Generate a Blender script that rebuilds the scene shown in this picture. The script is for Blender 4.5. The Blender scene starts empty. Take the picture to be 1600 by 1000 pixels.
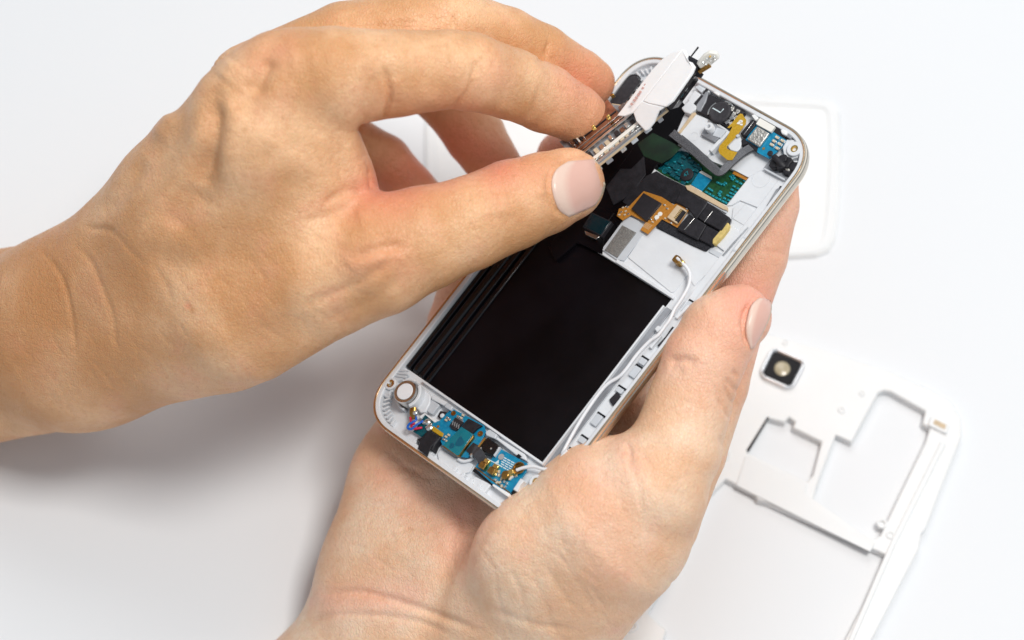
import bpy, bmesh, math, random
import numpy as np
from mathutils import Matrix, Vector, geometry, noise
from mathutils.bvhtree import BVHTree
random.seed(7)
SC = bpy.context.scene
COL = SC.collection
R = math.radians

# ---------------------------------------------------------------- camera, world, lamps, exposure
F = 4500.0                       # focal length in photo pixels (photo is 1600 wide)
CAM_H = 0.8548
cd = bpy.data.cameras.new('camera'); cam = bpy.data.objects.new('camera', cd); COL.objects.link(cam)
cd.sensor_width = 36.0; cd.lens = F / 1600 * 36.0
cd.clip_start = 0.01; cd.clip_end = 50
cam.location = (0, 0, CAM_H); cam.rotation_euler = (R(25), 0, 0)
cd.dof.use_dof = True; cd.dof.focus_distance = 0.852; cd.dof.aperture_fstop = 7.5
SC.camera = cam
CAMM = Matrix.LocRotScale(Vector((0, 0, CAM_H)), Matrix.Rotation(R(25), 3, 'X').to_quaternion(), None)

w = bpy.data.worlds.new('World'); SC.world = w; w.use_nodes = True
bg = w.node_tree.nodes['Background']; bg.inputs[0].default_value = (0.82, 0.91, 1.0, 1); bg.inputs[1].default_value = 0.41

def lamp(name, loc, target, size, power, color, sizey=None):
    l = bpy.data.lights.new(name, 'AREA'); l.energy = power; l.color = color
    l.shape = 'RECTANGLE'; l.size = size; l.size_y = sizey or size
    o = bpy.data.objects.new(name, l); COL.objects.link(o); o.location = loc
    d = Vector(target) - Vector(loc); o.rotation_euler = d.to_track_quat('-Z', 'Y').to_euler()
    return o
lamp('softbox_lamp', (0.36, 0.34, 1.36), (0.06, 0.42, 0.05), 0.34, 12.6, (1.0, 0.975, 0.94))
lamp('softbox_lamp', (0.05, 1.15, 1.15), (0.05, 0.45, 0.05), 0.6, 4.6, (1.0, 0.985, 0.97))
SC.view_settings.view_transform = 'Standard'; SC.view_settings.look = 'None'
SC.view_settings.exposure = 0.0; SC.view_settings.gamma = 1.0
SC.cycles.use_denoising = True
SC.cycles.max_bounces = 8; SC.cycles.diffuse_bounces = 4; SC.cycles.glossy_bounces = 3
SC.cycles.sample_clamp_indirect = 4.0

# ---------------------------------------------------------------- geometry of the view: points found by casting a photo ray
def cp(px, py, depth):                       # camera space, mm
    return np.array([(px - 800) / F * depth, -(py - 500) / F * depth, -depth])
def to_world(v):                             # camera mm -> world m
    return CAMM @ Vector((v[0] / 1000, v[1] / 1000, v[2] / 1000))
def T(px, py, z=0.0):                        # onto the level z mm above the table -> world mm
    d = CAMM.to_3x3() @ Vector(((px - 800) / F, -(py - 500) / F, -1))
    t = (z - CAM_H * 1000) / d.z
    return Vector((d.x * t, d.y * t, z))
PM = np.array([[0.6851283097004646, 0.608130183155339, -0.40096992353813765],
               [-0.44937354364781834, 0.786097483988742, 0.4243985908739522],
               [0.5732910408476033, -0.1105822137680735, 0.8118552558688461]])
PT = np.array([22.08339438, 11.986559, -854.8043892])
def PX(px, py, z=0.0):                       # onto the level z mm above the phone's rim plane -> phone-local mm
    d = np.array([(px - 800) / F, -(py - 500) / F, -1.]); n = PM[:, 2]; o = PT + n * z
    t = (o @ n) / (d @ n); q = PM.T @ (d * t - PT)
    return (float(q[0]), float(q[1]))
REF = {'z1': (560, 360, 5.0), 'z2': (560, 540, 6.6667), 'z3': (700, 660, 6.6667), 'z4': (860, 440, 6.6667),
       'z5': (860, 560, 6.6667), 'z6': (1060, 100, 6.6667), 'z7': (860, 60, 6.6667), 'z8': (1060, 250, 6.6667),
       'r1': (840, 50, 3.5556), 'r2': (840, 250, 3.5556), 'r3': (560, 530, 3.5714), 'c4': (1100, 500, 3.448), 'px': (0, 0, 1.0)}
def un(ref, pts):
    x0, y0, s = REF[ref]
    return [(x0 + a / s, y0 + b / s) for a, b in pts]
def Q(ref, pts, z=0.0): return [PX(a, b, z) for a, b in un(ref, pts)]

# ---------------------------------------------------------------- materials
MATS = {}
def mat(name, col, rough=0.5, metal=0.0, spec=0.5, var=0.0, vscale=300., bump=0.0, bscale=1500., coat=0.0, sss=0.0, trans=0.0, col2=None, detail=4):
    m = bpy.data.materials.new(name); m.use_nodes = True; nt = m.node_tree; b = nt.nodes['Principled BSDF']
    b.inputs['Base Color'].default_value = (*col, 1); b.inputs['Roughness'].default_value = rough
    b.inputs['Metallic'].default_value = metal; b.inputs['Specular IOR Level'].default_value = spec
    b.inputs['Coat Weight'].default_value = coat; b.inputs['Coat Roughness'].default_value = 0.08
    b.inputs['Transmission Weight'].default_value = trans
    if sss:
        b.inputs['Subsurface Weight'].default_value = sss; b.inputs['Subsurface Radius'].default_value = (1, .9, .8)
        b.inputs['Subsurface Scale'].default_value = 0.0012
    tc = nt.nodes.new('ShaderNodeTexCoord')
    if var or col2:
        n = nt.nodes.new('ShaderNodeTexNoise'); n.inputs['Scale'].default_value = vscale; n.inputs['Detail'].default_value = detail
        nt.links.new(tc.outputs['Object'], n.inputs['Vector'])
        mx = nt.nodes.new('ShaderNodeMix'); mx.data_type = 'RGBA'
        rp = nt.nodes.new('ShaderNodeMapRange'); rp.inputs[1].default_value = .35; rp.inputs[2].default_value = .65
        nt.links.new(n.outputs['Fac'], rp.inputs[0]); nt.links.new(rp.outputs[0], mx.inputs[0])
        c2 = col2 or tuple(min(1, c * (1 + var)) for c in col); c1 = col if col2 else tuple(c * (1 - var) for c in col)
        mx.inputs[6].default_value = (*c1, 1); mx.inputs[7].default_value = (*c2, 1)
        nt.links.new(mx.outputs[2], b.inputs['Base Color'])
    if bump:
        n2 = nt.nodes.new('ShaderNodeTexNoise'); n2.inputs['Scale'].default_value = bscale; n2.inputs['Detail'].default_value = 3
        nt.links.new(tc.outputs['Object'], n2.inputs['Vector'])
        bp = nt.nodes.new('ShaderNodeBump'); bp.inputs['Strength'].default_value = bump; bp.inputs['Distance'].default_value = 0.0003
        nt.links.new(n2.outputs['Fac'], bp.inputs['Height']); nt.links.new(bp.outputs[0], b.inputs['Normal'])
    MATS[name] = m
    return m
M = dict(
    table=mat('white_laminate', (.79, .80, .815), .5, spec=.3, var=.006, vscale=4, bump=.02, bscale=400),
    white=mat('white_moulded_plastic', (.72, .735, .76), .42, var=.03, vscale=160, bump=.10, bscale=900, sss=.15),
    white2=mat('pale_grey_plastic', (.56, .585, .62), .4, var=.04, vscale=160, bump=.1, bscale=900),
    house=mat('white_housing_plastic', (.83, .83, .825), .38, var=.012, vscale=60, bump=.04, bscale=700, sss=.2),
    dim=mat('grey_metal_chassis', (.30, .31, .335), .42, metal=.25, var=.12, vscale=220, bump=.1),
    gold=mat('champagne_metal', (.72, .52, .33), .22, metal=1, var=.05, vscale=120),
    rim=mat('polished_rim_metal', (.88, .78, .65), .10, metal=1, var=.03, vscale=120),
    side=mat('brushed_side_metal', (.62, .57, .50), .2, metal=1, var=.06, vscale=200, bump=.05),
    black=mat('black_adhesive_film', (.0035, .0028, .004), .30, spec=.16, var=.4, vscale=60, bump=.16, bscale=180),
    gloss=mat('glossy_black_plastic', (.004, .004, .006), .16, spec=.45, bump=.05, bscale=300),
    tape=mat('matte_black_tape', (.017, .016, .02), .5, spec=.3, var=.25, vscale=500, bump=.35, bscale=1600),
    felt=mat('black_felt', (.030, .030, .035), .9, spec=.1, var=.4, vscale=2500, bump=.8, bscale=4000),
    rubber=mat('charcoal_rubber', (.035, .033, .038), .55, spec=.3, var=.2, vscale=900, bump=.3, bscale=2500),
    chip=mat('chip_epoxy', (.022, .020, .024), .42, spec=.35, var=.1, vscale=900, bump=.1, bscale=3500),
    pcb=mat('blue_circuit_lacquer', (.0, .18, .34), .32, spec=.5, col2=(.004, .25, .43), vscale=900, bump=.08, bscale=3000),
    pcbd=mat('teal_circuit_lacquer', (.0, .06, .085), .34, spec=.4, col2=(.004, .10, .12), vscale=1500, bump=.08, bscale=3000),
    pcbg=mat('green_circuit_lacquer', (.006, .05, .018), .4, spec=.4, col2=(.014, .09, .028), vscale=1100, bump=.1, bscale=3000),
    teal=mat('teal_glass_filter', (.0, .14, .19), .16, spec=.6, col2=(.0, .19, .24), vscale=160),
    pcbk=mat('dim_green_lacquer', (.002, .012, .006), .4, col2=(.008, .06, .02), vscale=70, bump=.1, bscale=2500),
    lens=mat('dark_blue_glass', (.002, .018, .026), .12, spec=.6),
    comp=mat('turquoise_coated_solder', (.02, .33, .40), .3, metal=.4, var=.3, vscale=1800),
    flex=mat('amber_flex_film', (.42, .17, .022), .33, spec=.5, col2=(.52, .22, .035), vscale=1600, bump=.06),
    yflex=mat('yellow_flex_film', (.46, .27, .012), .3, spec=.5, col2=(.56, .34, .03), vscale=1900, bump=.08),
    foam=mat('yellow_foam', (.62, .47, .16), .8, var=.1, vscale=900, bump=.5, bscale=3000),
    beige=mat('beige_gasket', (.60, .46, .30), .6, var=.06, vscale=700, bump=.2),
    brass=mat('brass_contact', (.78, .52, .16), .24, metal=1, var=.12, vscale=1400, bump=.1),
    brassd=mat('dark_brass_contact', (.40, .22, .06), .3, metal=1, var=.2, vscale=1400, bump=.1),
    steel=mat('steel_can', (.62, .60, .58), .24, metal=1, var=.1, vscale=500, bump=.12, bscale=1500),
    steelw=mat('crumpled_foil', (.60, .58, .54), .35, metal=.8, var=.25, vscale=900, bump=1., bscale=1600),
    solder=mat('tin_solder', (.72, .74, .72), .25, metal=.9, var=.12, vscale=1500, bump=.2),
    ceram=mat('ceramic_capacitor', (.60, .50, .36), .5, var=.1, vscale=1500),
    cloth=mat('white_insulating_tape', (.95, .95, .95), .5, var=.015, vscale=300, sss=.2),
    chrome=mat('bright_chrome', (.95, .95, .96), .28, metal=1),
    sticker=mat('white_label_paper', (.82, .80, .74), .6, var=.02, vscale=400),
    cable=mat('white_cable_jacket', (.78, .78, .80), .38, var=.02, vscale=300, sss=.2),
    ribbon=mat('grey_ribbon_cable', (.045, .043, .048), .26, spec=.5, var=.15, vscale=900),
    copper=mat('copper_tinted_shield', (.40, .28, .235), .16, metal=1, var=.35, vscale=300, bump=.25, bscale=500),
    red=mat('red_wire_jacket', (.62, .02, .07), .35), blue=mat('blue_wire_jacket', (.01, .12, .55), .35),
    white_pad=mat('white_felt_pad', (.84, .84, .86), .7, var=.02, vscale=600),
    mesh=mat('woven_metal_mesh', (.34, .34, .33), .4, metal=.7, var=.2, vscale=2500, bump=.5, bscale=3000),
    tan=mat('tan_glass', (.46, .40, .27), .18, var=.08, vscale=300),
    print=mat('white_print', (.62, .72, .75), .5),
    print2=mat('faded_red_print', (.62, .36, .32), .6), printd=mat('dark_print', (.0, .09, .15), .4), printg=mat('grey_print', (.34, .34, .35), .5),
)

# ---------------------------------------------------------------- object helpers
def tag(o, label, cat, group=None):
    o['label'] = label; o['category'] = cat
    if group: o['group'] = group
    return o
def mesh_obj(name, verts, faces, m, parent=None, smooth=False, bevel=0.0, loc=None, seg=2):
    me = bpy.data.meshes.new(name); me.from_pydata([tuple(v) for v in verts], [], faces); me.update()
    bmx = bmesh.new(); bmx.from_mesh(me); bmesh.ops.recalc_face_normals(bmx, faces=bmx.faces); bmx.to_mesh(me); bmx.free()
    me.materials.append(m)
    o = bpy.data.objects.new(name, me); COL.objects.link(o)
    if parent: o.parent = parent
    if smooth: me.shade_smooth()
    if bevel:
        b = o.modifiers.new('bevel', 'BEVEL'); b.width = bevel / 1000; b.segments = seg; b.limit_method = 'ANGLE'; b.angle_limit = R(35)
        if not smooth: me.shade_smooth(); me.set_sharp_from_angle(angle=R(50))
    return o
def inside(p, poly):
    x, y = p; c = False; j = len(poly) - 1
    for i in range(len(poly)):
        xi, yi = poly[i]; xj, yj = poly[j]
        if (yi > y) != (yj > y) and x < (xj - xi) * (y - yi) / (yj - yi) + xi: c = not c
        j = i
    return c
def prism_data(outer, z0, z1, holes=()):
    """a plate of the given outline (mm) from z0 up to z1, with holes cut through"""
    outer = [tuple(p[:2]) for p in outer]; loops = [outer] + [list(h) for h in holes]
    pts = []; edges = []
    for lp in loops:
        s = len(pts); n = len(lp); pts += [Vector(p) for p in lp]; edges += [(s + i, s + (i + 1) % n) for i in range(n)]
    vs, es, fs, *_ = geometry.delaunay_2d_cdt(pts, edges, [], 0, 1e-6)
    fs2 = []
    for f in fs:
        c = (sum(vs[i][0] for i in f) / len(f), sum(vs[i][1] for i in f) / len(f))
        if inside(c, outer) and not any(inside(c, h) for h in holes): fs2.append(list(f))
    n = len(vs); V = [(v[0] / 1000, v[1] / 1000, z1 / 1000) for v in vs] + [(v[0] / 1000, v[1] / 1000, z0 / 1000) for v in vs]
    FF = [f for f in fs2] + [[i + n for i in reversed(f)] for f in fs2]
    cnt = {}
    for f in fs2:
        for a, b in zip(f, f[1:] + f[:1]):
            cnt[(min(a, b), max(a, b))] = cnt.get((min(a, b), max(a, b)), 0) + 1
    for f in fs2:
        for a, b in zip(f, f[1:] + f[:1]):
            if cnt[(min(a, b), max(a, b))] == 1: FF.append([b, a, a + n, b + n])
    return V, FF
def prism(name, outer, z0, z1, m, parent, holes=(), bevel=0.08):
    V, FF = prism_data(outer, z0, z1, holes)
    return mesh_obj(name, V, FF, m, parent, bevel=bevel)
def multi_prism(name, items, m, parent, bevel=0.0):      # several outlines, one part
    V = []; FF = []
    for outer, z0, z1 in items:
        v, f = prism_data(outer, z0, z1); s = len(V); V += v; FF += [[i + s for i in q] for q in f]
    return mesh_obj(name, V, FF, m, parent, bevel=bevel)
def smooth_path(pts, n=6):
    out = []; P = [np.array(p, float) for p in pts]; P = [2 * P[0] - P[1]] + P + [2 * P[-1] - P[-2]]
    for i in range(1, len(P) - 2):
        for k in range(n):
            t = k / n; a, b, c, d = P[i - 1:i + 3]
            out.append(.5 * ((2 * b) + (-a + c) * t + (2 * a - 5 * b + 4 * c - d) * t * t + (-a + 3 * b - 3 * c + d) * t ** 3))
    out.append(P[-2]); return out
def tube(name, pts, r, m, parent, seg=10, smooth=6, flat=1.0):
    P = smooth_path(pts, smooth) if smooth else [np.array(p, float) for p in pts]
    V = []; FF = []; up = np.array([0, 0, 1.])
    for i, p in enumerate(P):
        t = P[min(i + 1, len(P) - 1)] - P[max(i - 1, 0)]; t /= np.linalg.norm(t) + 1e-9
        s = np.cross(t, up); s /= np.linalg.norm(s) + 1e-9; u = np.cross(s, t)
        rr = r[i] if hasattr(r, '__len__') else r
        for k in range(seg):
            a = 2 * math.pi * k / seg; V.append((p + s * math.cos(a) * rr + u * math.sin(a) * rr * flat) / 1000)
    for i in range(len(P) - 1):
        for k in range(seg): FF.append([i * seg + k, i * seg + (k + 1) % seg, (i + 1) * seg + (k + 1) % seg, (i + 1) * seg + k])
    FF.append(list(range(seg))[::-1]); FF.append([(len(P) - 1) * seg + k for k in range(seg)])
    o = mesh_obj(name, V, FF, m, parent, smooth=True); o.data.set_sharp_from_angle(angle=R(60)); return o
def lathe(name, prof, m, parent, c=(0, 0), seg=40, flatx=1.0):      # prof: (radius, z) mm
    V = []; FF = []
    for r_, z in prof:
        for k in range(seg):
            a = 2 * math.pi * k / seg; V.append(((c[0] + r_ * flatx * math.cos(a)) / 1000, (c[1] + r_ * math.sin(a)) / 1000, z / 1000))
    for i in range(len(prof) - 1):
        for k in range(seg): FF.append([i * seg + k, i * seg + (k + 1) % seg, (i + 1) * seg + (k + 1) % seg, (i + 1) * seg + k])
    FF.append(list(range(seg))); FF.append([(len(prof) - 1) * seg + k for k in range(seg)])
    o = mesh_obj(name, V, FF, m, parent, smooth=True); o.data.set_sharp_from_angle(angle=R(32)); return o
def rrect(w, h, r, n=10, cx=0, cy=0, p=2.0):
    pts = []
    for k, (sx, sy) in enumerate(((1, 1), (-1, 1), (-1, -1), (1, -1))):
        for i in range(n + 1):
            a = math.pi / 2 * (i / n) + k * math.pi / 2
            ca, sa = math.cos(a), math.sin(a)
            ex = math.copysign(abs(ca) ** (2 / p), ca); ey = math.copysign(abs(sa) ** (2 / p), sa)
            pts.append((cx + sx * (w / 2 - r) + r * ex, cy + sy * (h / 2 - r) + r * ey))
    return pts
def blob(c, r, n, jit, rng):
    return [(c[0] + r * (1 + rng.uniform(-jit, jit)) * math.cos(2 * math.pi * k / n), c[1] + r * (1 + rng.uniform(-jit, jit)) * math.sin(2 * math.pi * k / n)) for k in range(n)]
def box_at(c, ang, w, h):
    ca, sa = math.cos(ang), math.sin(ang)
    return [(c[0] + x * ca - y * sa, c[1] + x * sa + y * ca) for x, y in ((-w / 2, -h / 2), (w / 2, -h / 2), (w / 2, h / 2), (-w / 2, h / 2))]
def text(name, s, c, z, size, ang, m, parent):
    cu = bpy.data.curves.new(name, 'FONT'); cu.body = s; cu.size = size / 1000; cu.extrude = 0.00002; cu.align_x = 'CENTER'; cu.align_y = 'CENTER'
    t = bpy.data.objects.new('t', cu); COL.objects.link(t); bpy.context.view_layer.update()
    me = bpy.data.meshes.new_from_object(t.evaluated_get(bpy.context.evaluated_depsgraph_get())); bpy.data.objects.remove(t)
    me.materials.clear(); me.materials.append(m); o = bpy.data.objects.new(name, me); COL.objects.link(o); o.parent = parent
    o.location = (c[0] / 1000, c[1] / 1000, z / 1000); o.rotation_euler = (0, 0, ang); return o
def clone(o, loc=(0, 0, 0), rz=0.0, parent=None):
    c = o.copy(); COL.objects.link(c); c.parent = parent or o.parent; c.location = loc; c.rotation_euler = (0, 0, rz); return c
# ================================================================ the white table
V = [(-3, -2, 0), (3, -2, 0), (3, 4, 0), (-3, 4, 0), (-3, -2, -.04), (3, -2, -.04), (3, 4, -.04), (-3, 4, -.04)]
tb = mesh_obj('tabletop', V, [[0, 1, 2, 3], [7, 6, 5, 4], [0, 4, 5, 1], [1, 5, 6, 2], [2, 6, 7, 3], [3, 7, 4, 0]], M['table']); tb['kind'] = 'structure'
# ================================================================ white housing parts lying on the table
def tbl(pts, z=0.0): return [tuple(T(a, b, z)[:2]) for a, b in pts]
def w_empty(name, c):
    o = bpy.data.objects.new(name, None); COL.objects.link(o); o.location = (c[0] / 1000, c[1] / 1000, 0); o.empty_display_size = .01; return o
hc = T(1290, 760)
def H(pts, z=0.0): return [(p[0] - hc[0], p[1] - hc[1]) for p in tbl(pts, z)]
hs = w_empty('phone_housing', hc)
tag(hs, 'white moulded middle housing of a phone with square camera window, lying right of the hands', 'phone housing')
HZ = 3.6
outer = [(1128, 548), (1150, 526), (1178, 518), (1210, 524), (1300, 550), (1390, 580), (1462, 612), (1488, 630), (1502, 655), (1503, 680), (1496, 700), (1474, 755), (1447, 826), (1440, 834), (1436, 858), (1352, 1020), (1300, 1120), (880, 1120), (925, 1010), (972, 940), (1030, 860), (1078, 770), (1100, 735), (1100, 700), (1110, 600)]
openA = [(1201, 653), (1226, 660), (1233, 651), (1243, 659), (1238, 668), (1284, 690), (1270, 742), (1262, 752), (1167, 707)]
openB = [(1306, 679), (1331, 691), (1350, 655), (1373, 613), (1381, 610), (1392, 612), (1446, 642), (1441, 662), (1453, 669), (1446, 690), (1400, 785), (1376, 836), (1364, 842), (1268, 792), (1276, 760)]
batt = [(1134, 748), (1180, 772), (1184, 781), (1200, 785), (1388, 868), (1310, 1020), (1260, 1100), (1000, 1100), (1042, 985), (1012, 958), (1068, 862), (1108, 775)]
prism('back_plate', H(outer, HZ), 2.5, HZ, M['house'], hs, holes=[H(openA, HZ), H(openB, HZ), H(batt, HZ)], bevel=.5)
# the rim that carries the plate: runs round the outer edge down to the table
def inset(poly, d):
    c = np.mean(poly, 0); out = []
    n = len(poly)
    for i in range(n):
        a, b, e = (np.array(poly[i - 1]), np.array(poly[i]), np.array(poly[(i + 1) % n])); t = e - a; t /= np.linalg.norm(t); nn = np.array([-t[1], t[0]])
        if nn @ (c - b) < 0: nn = -nn
        out.append(tuple(b + nn * d))
    return out
ho = H(outer, HZ)
prism('outer_rim', inset(ho, .15), 0.02, 2.5, M['house'], hs, holes=[inset(ho, 1.9)], bevel=.2)
for nm, op in (('opening_wall', openA), ('opening_wall', openB), ('battery_wall', batt)):
    hp = H(op, HZ); prism(nm, inset(hp, -1.0), .4, 2.5, M['house'], hs, holes=[inset(hp, .05)], bevel=.1)
prism('raised_ledge', H([(1165, 712), (1262, 757), (1258, 770), (1368, 848), (1360, 862), (1185, 776), (1150, 758)], HZ + .5), HZ, HZ + .5, M['house'], hs, bevel=.25)
prism('corner_block', H([(1455, 650), (1484, 664), (1479, 678), (1450, 664)], HZ + 1), HZ, HZ + 1.1, M['house'], hs, bevel=.3)
prism('corner_slot', H([(1461, 655), (1479, 664), (1476, 671), (1458, 662)], HZ + 1.2), HZ + 1.1, HZ + 1.2, M['beige'], hs, bevel=.05)
prism('side_ridge', H([(1470, 690), (1478, 694), (1400, 850), (1330, 1010), (1322, 1008), (1392, 846)], HZ + .6), HZ, HZ + .7, M['house'], hs, bevel=.3)
prism('contact_slit', H([(1199, 651), (1202, 653), (1170, 706), (1166, 704)], HZ + .1), HZ - .2, HZ + .15, M['gloss'], hs, bevel=0)
for x, y, r_ in ((1132, 711, 2.0), (1378, 818, 1.7), (1391, 836, 1.4), (986, 978, 2.2), (1315, 641, 1.2), (1347, 615, 1.0), (1227, 536, 1.0)):
    c = H([(x, y)], HZ)[0]
    b_ = lathe('screw_boss', [(r_ * .45, HZ - .8), (r_ * .45, HZ + .05), (r_ * .6, HZ + .4), (r_ * .9, HZ + .4), (r_, HZ + .2), (r_, HZ - .5)], M['house'], hs, c, 24)
# camera window: chrome frame, black glass, pale lens
wc = H([(1222.5, 575)], HZ + 1.5)[0]; wa = math.atan2(*(np.array(H([(1245, 585)], HZ)[0]) - np.array(H([(1200, 565)], HZ)[0]))[::-1])
def rot(pts, a, c): return [(c[0] + x * math.cos(a) - y * math.sin(a), c[1] + x * math.sin(a) + y * math.cos(a)) for x, y in pts]
wt = rot(rrect(12.6, 12.2, 3.2), wa, wc); 
fr = prism('camera_window', wt, HZ, HZ + 1.6, M['chrome'], hs, holes=[rot(rrect(9.9, 9.5, 1.4), wa, wc)], bevel=.55)
gl = prism('window_glass', rot(rrect(10.0, 9.6, 1.3), wa, wc), HZ, HZ + .9, M['black'], fr, bevel=.0)
lathe('lens_spot', [(0.01, HZ + .9), (2.5, HZ + .9), (2.5, HZ + 1.0), (2.2, HZ + 1.15), (.01, HZ + 1.2)], M['tan'], fr, wc, 32)

cc = T(985, 270); cv = w_empty('back_cover', cc)
tag(cv, 'thin white phone back cover lying flat on the table behind the hands', 'phone cover')
def Hc(pts, z=0): return [(p[0] - cc[0], p[1] - cc[1]) for p in tbl(pts, z)]
cpoly = [(690, 118), (1280, 150), (1300, 156), (1313, 175), (1316, 240), (1312, 330), (1306, 372), (1297, 390), (1276, 399), (1230, 402), (800, 400), (690, 396), (672, 380), (664, 340), (663, 200), (668, 140)]
co = Hc(cpoly, 1.6)
pl = prism('cover_shell', co, .02, 1.2, M['house'], cv, bevel=.6)
prism('cover_lip', inset(co, 1.0), 1.2, 1.6, M['house'], cv, holes=[inset(co, 4.2)], bevel=.2)
# ================================================================ the opened phone
ph = bpy.data.objects.new('smartphone', None); COL.objects.link(ph); ph.empty_display_size = .02
PMM = Matrix(PM.tolist()); ph.matrix_world = Matrix.LocRotScale(to_world(PT), (CAMM.to_3x3() @ PMM).to_quaternion(), None)
tag(ph, 'opened white smartphone chassis with black battery bay and gold rim, held in the palm', 'smartphone')
OUT = rrect(73.2, 142.4, 13.0, 14, 0, 0, 2.25)
def sweep(name, prof, m, parent):       # prof: (inset from outline, z)
    n = len(OUT); V = []; FF = []
    P = np.array(OUT); nx = np.roll(P, -1, 0) - np.roll(P, 1, 0); nn = np.stack([-nx[:, 1], nx[:, 0]], 1); nn /= np.linalg.norm(nn, axis=1)[:, None]
    for d, z in prof:
        for p in P + nn * d: V.append((p[0] / 1000, p[1] / 1000, z / 1000))
    k = len(prof)
    for i in range(k):
        for j in range(n): FF.append([i * n + j, i * n + (j + 1) % n, ((i + 1) % k) * n + (j + 1) % n, ((i + 1) % k) * n + j])
    o = mesh_obj(name, V, FF, m, parent, smooth=True); o.data.set_sharp_from_angle(angle=R(35)); return o
sweep('rim_band', [(.42, 0.0), (.12, -.03), (.0, -.35), (.0, -1.0), (.35, -1.1), (.35, -4.2), (1.2, -4.2), (1.2, -.3), (.7, -.12)], M['rim'], ph)
sweep('gold_trim', [(.42, .06), (.72, .10), (.86, .02), (.86, -.4), (.42, -.4)], M['gold'], ph)
sweep('side_band', [(.30, -1.1), (-.06, -1.5), (-.12, -2.4), (.0, -3.3), (.5, -4.1), (.8, -4.2), (.8, -1.1)], M['side'], ph)
sweep('inner_wall', [(.86, -.10), (1.9, -.16), (2.15, -.4), (2.25, -3.0), (.9, -3.0)], M['white'], ph)
def inn(d):
    P = np.array(OUT); nx = np.roll(P, -1, 0) - np.roll(P, 1, 0); nn = np.stack([-nx[:, 1], nx[:, 0]], 1); nn /= np.linalg.norm(nn, axis=1)[:, None]
    return [tuple(p) for p in P + nn * d]
prism('front_glass', inn(.9), -4.9, -4.45, M['gloss'], ph, bevel=.5)
# chassis floor with the battery bay left open
bayTR = PX(1053.5, 468, -3); bayBR = PX(852, 722, -3); bayBL = PX(643, 584, -3)
bx0, bx1 = -34.2, (bayTR[0] + bayBR[0]) / 2; by0, by1 = (bayBR[1] + bayBL[1]) / 2, bayTR[1]
BAY = [(bx0, by0), (bx1, by0), (bx1, by1), (bx0, by1)]
DARKW = Q('px', [(1010, 130), (1030, 205), (1052, 215), (1100, 290), (1062, 268)], -3)
gw = Q('z8', [(-180, -90), (20, -120), (590, 108), (732, 182), (500, 472), (60, 265), (-150, 160), (-300, 60)], -2.6)      # window over the green board
prism('chassis', inn(1.6), -4.4, -2.6, M['white'], ph, holes=[BAY, gw], bevel=.12)
prism('battery_bay', [(bx0 - .5, by0 - .5), (bx1 + .5, by0 - .5), (bx1 + .5, by1 + .5), (bx0 - .5, by1 + .5)], -4.42, -4.0, M['black'], ph, bevel=0)
# the glossy black rails down the left of the bay
for x0, x1, z, m_, bv in ((-34.3, -32.5, -1.6, 'gloss', .3), (-32.4, -29.0, -1.8, 'gloss', 1.1), (-28.9, -27.1, -2.3, 'gloss', .3), (-26.9, -24.9, -3.3, 'gloss', .45)):
    prism('battery_rail', [(x0, by0 + .3), (x1, by0 + .3), (x1, by1 + 2), (x0, by1 + 2)], -4.2, z, M[m_], ph, bevel=bv)
# bay edge walls: right ledge (grey), bottom ledge, top ledge
prism('bay_ledge', [(bx1 - .1, by0 - .9), (bx1 + .5, by0 - .9), (bx1 + .5, by1 - 3.5), (bx1 - .1, by1 - 3.5)], -4, -.9, M['white'], ph, bevel=.2)
prism('bay_ledge', [(bx0 + 8.5, by0 - .9), (bx1 - .1, by0 - .9), (bx1 - .1, by0 - .2), (bx0 + 8.5, by0 - .2)], -4, -1.1, M['white'], ph, bevel=.2)
prism('bay_channel', [(bx1 + .6, by0 - .9), (bx1 + 2.6, by0 - .9), (bx1 + 2.6, by1 - 3.2), (bx1 + .6, by1 - 3.2)], -3, -2.2, M['dim'], ph, bevel=.1)
prism('bay_ledge', Q('r2', [(440, 548), (760, 752), (752, 772), (432, 568)], -1.8), -4, -1.8, M['white'], ph, bevel=.2)
# ---- right hand rail: clips, slots, switch
RX = 32.2
prism('side_rail', [(bx1 + 3.2, by0 - 1), (RX + 1.6, by0 - 1), (RX + 1.6, 60), (RX - 1.2, 60), (RX - 1.2, by1 - 4), (bx1 + 3.2, by1 - 4)], -2.6, -1.9, M['white'], ph, bevel=.25)
def clip(ref, c, ln=4.0):
    x, y = Q(ref, [c], -1)[0]
    a = prism('rail_clip', [(x - 1.3, y - ln / 2), (x + 1.1, y - ln / 2), (x + 1.1, y + ln / 2), (x - 1.3, y + ln / 2)], -1.9, -1.0, M['white2'], ph, bevel=.2)
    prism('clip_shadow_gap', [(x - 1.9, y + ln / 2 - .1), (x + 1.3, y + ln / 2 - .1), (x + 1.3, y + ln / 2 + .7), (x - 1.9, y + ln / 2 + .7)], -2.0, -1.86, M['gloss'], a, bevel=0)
for r_, c, l in (('z5', (880, 140), 3.6), ('z5', (480, 640), 3.6), ('z5', (190, 1000), 3.0), ('z4', (1435, 265), 3.6), ('z5', (720, 330), 1.6), ('z5', (330, 850), 1.8), ('z4', (960, 830), 2.0)): clip(r_, c, l)
multi_prism('rail_rib', [(Q('z5', [(610, 430), (690, 345), (735, 395), (645, 490)], -1.2), -1.9, -1.2)], M['chip'], ph, bevel=.1)
prism('side_switch', Q('z4', [(1270, 465), (1310, 490), (1240, 590), (1150, 690), (1112, 665), (1200, 570)], -1), -1.9, -.9, M['tape'], ph, bevel=.15)
prism('switch_foam', Q('z4', [(1270, 545), (1315, 560), (1225, 650), (1190, 640)], -.7), -1.9, -.7, M['foam'], ph, bevel=.15)
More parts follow.
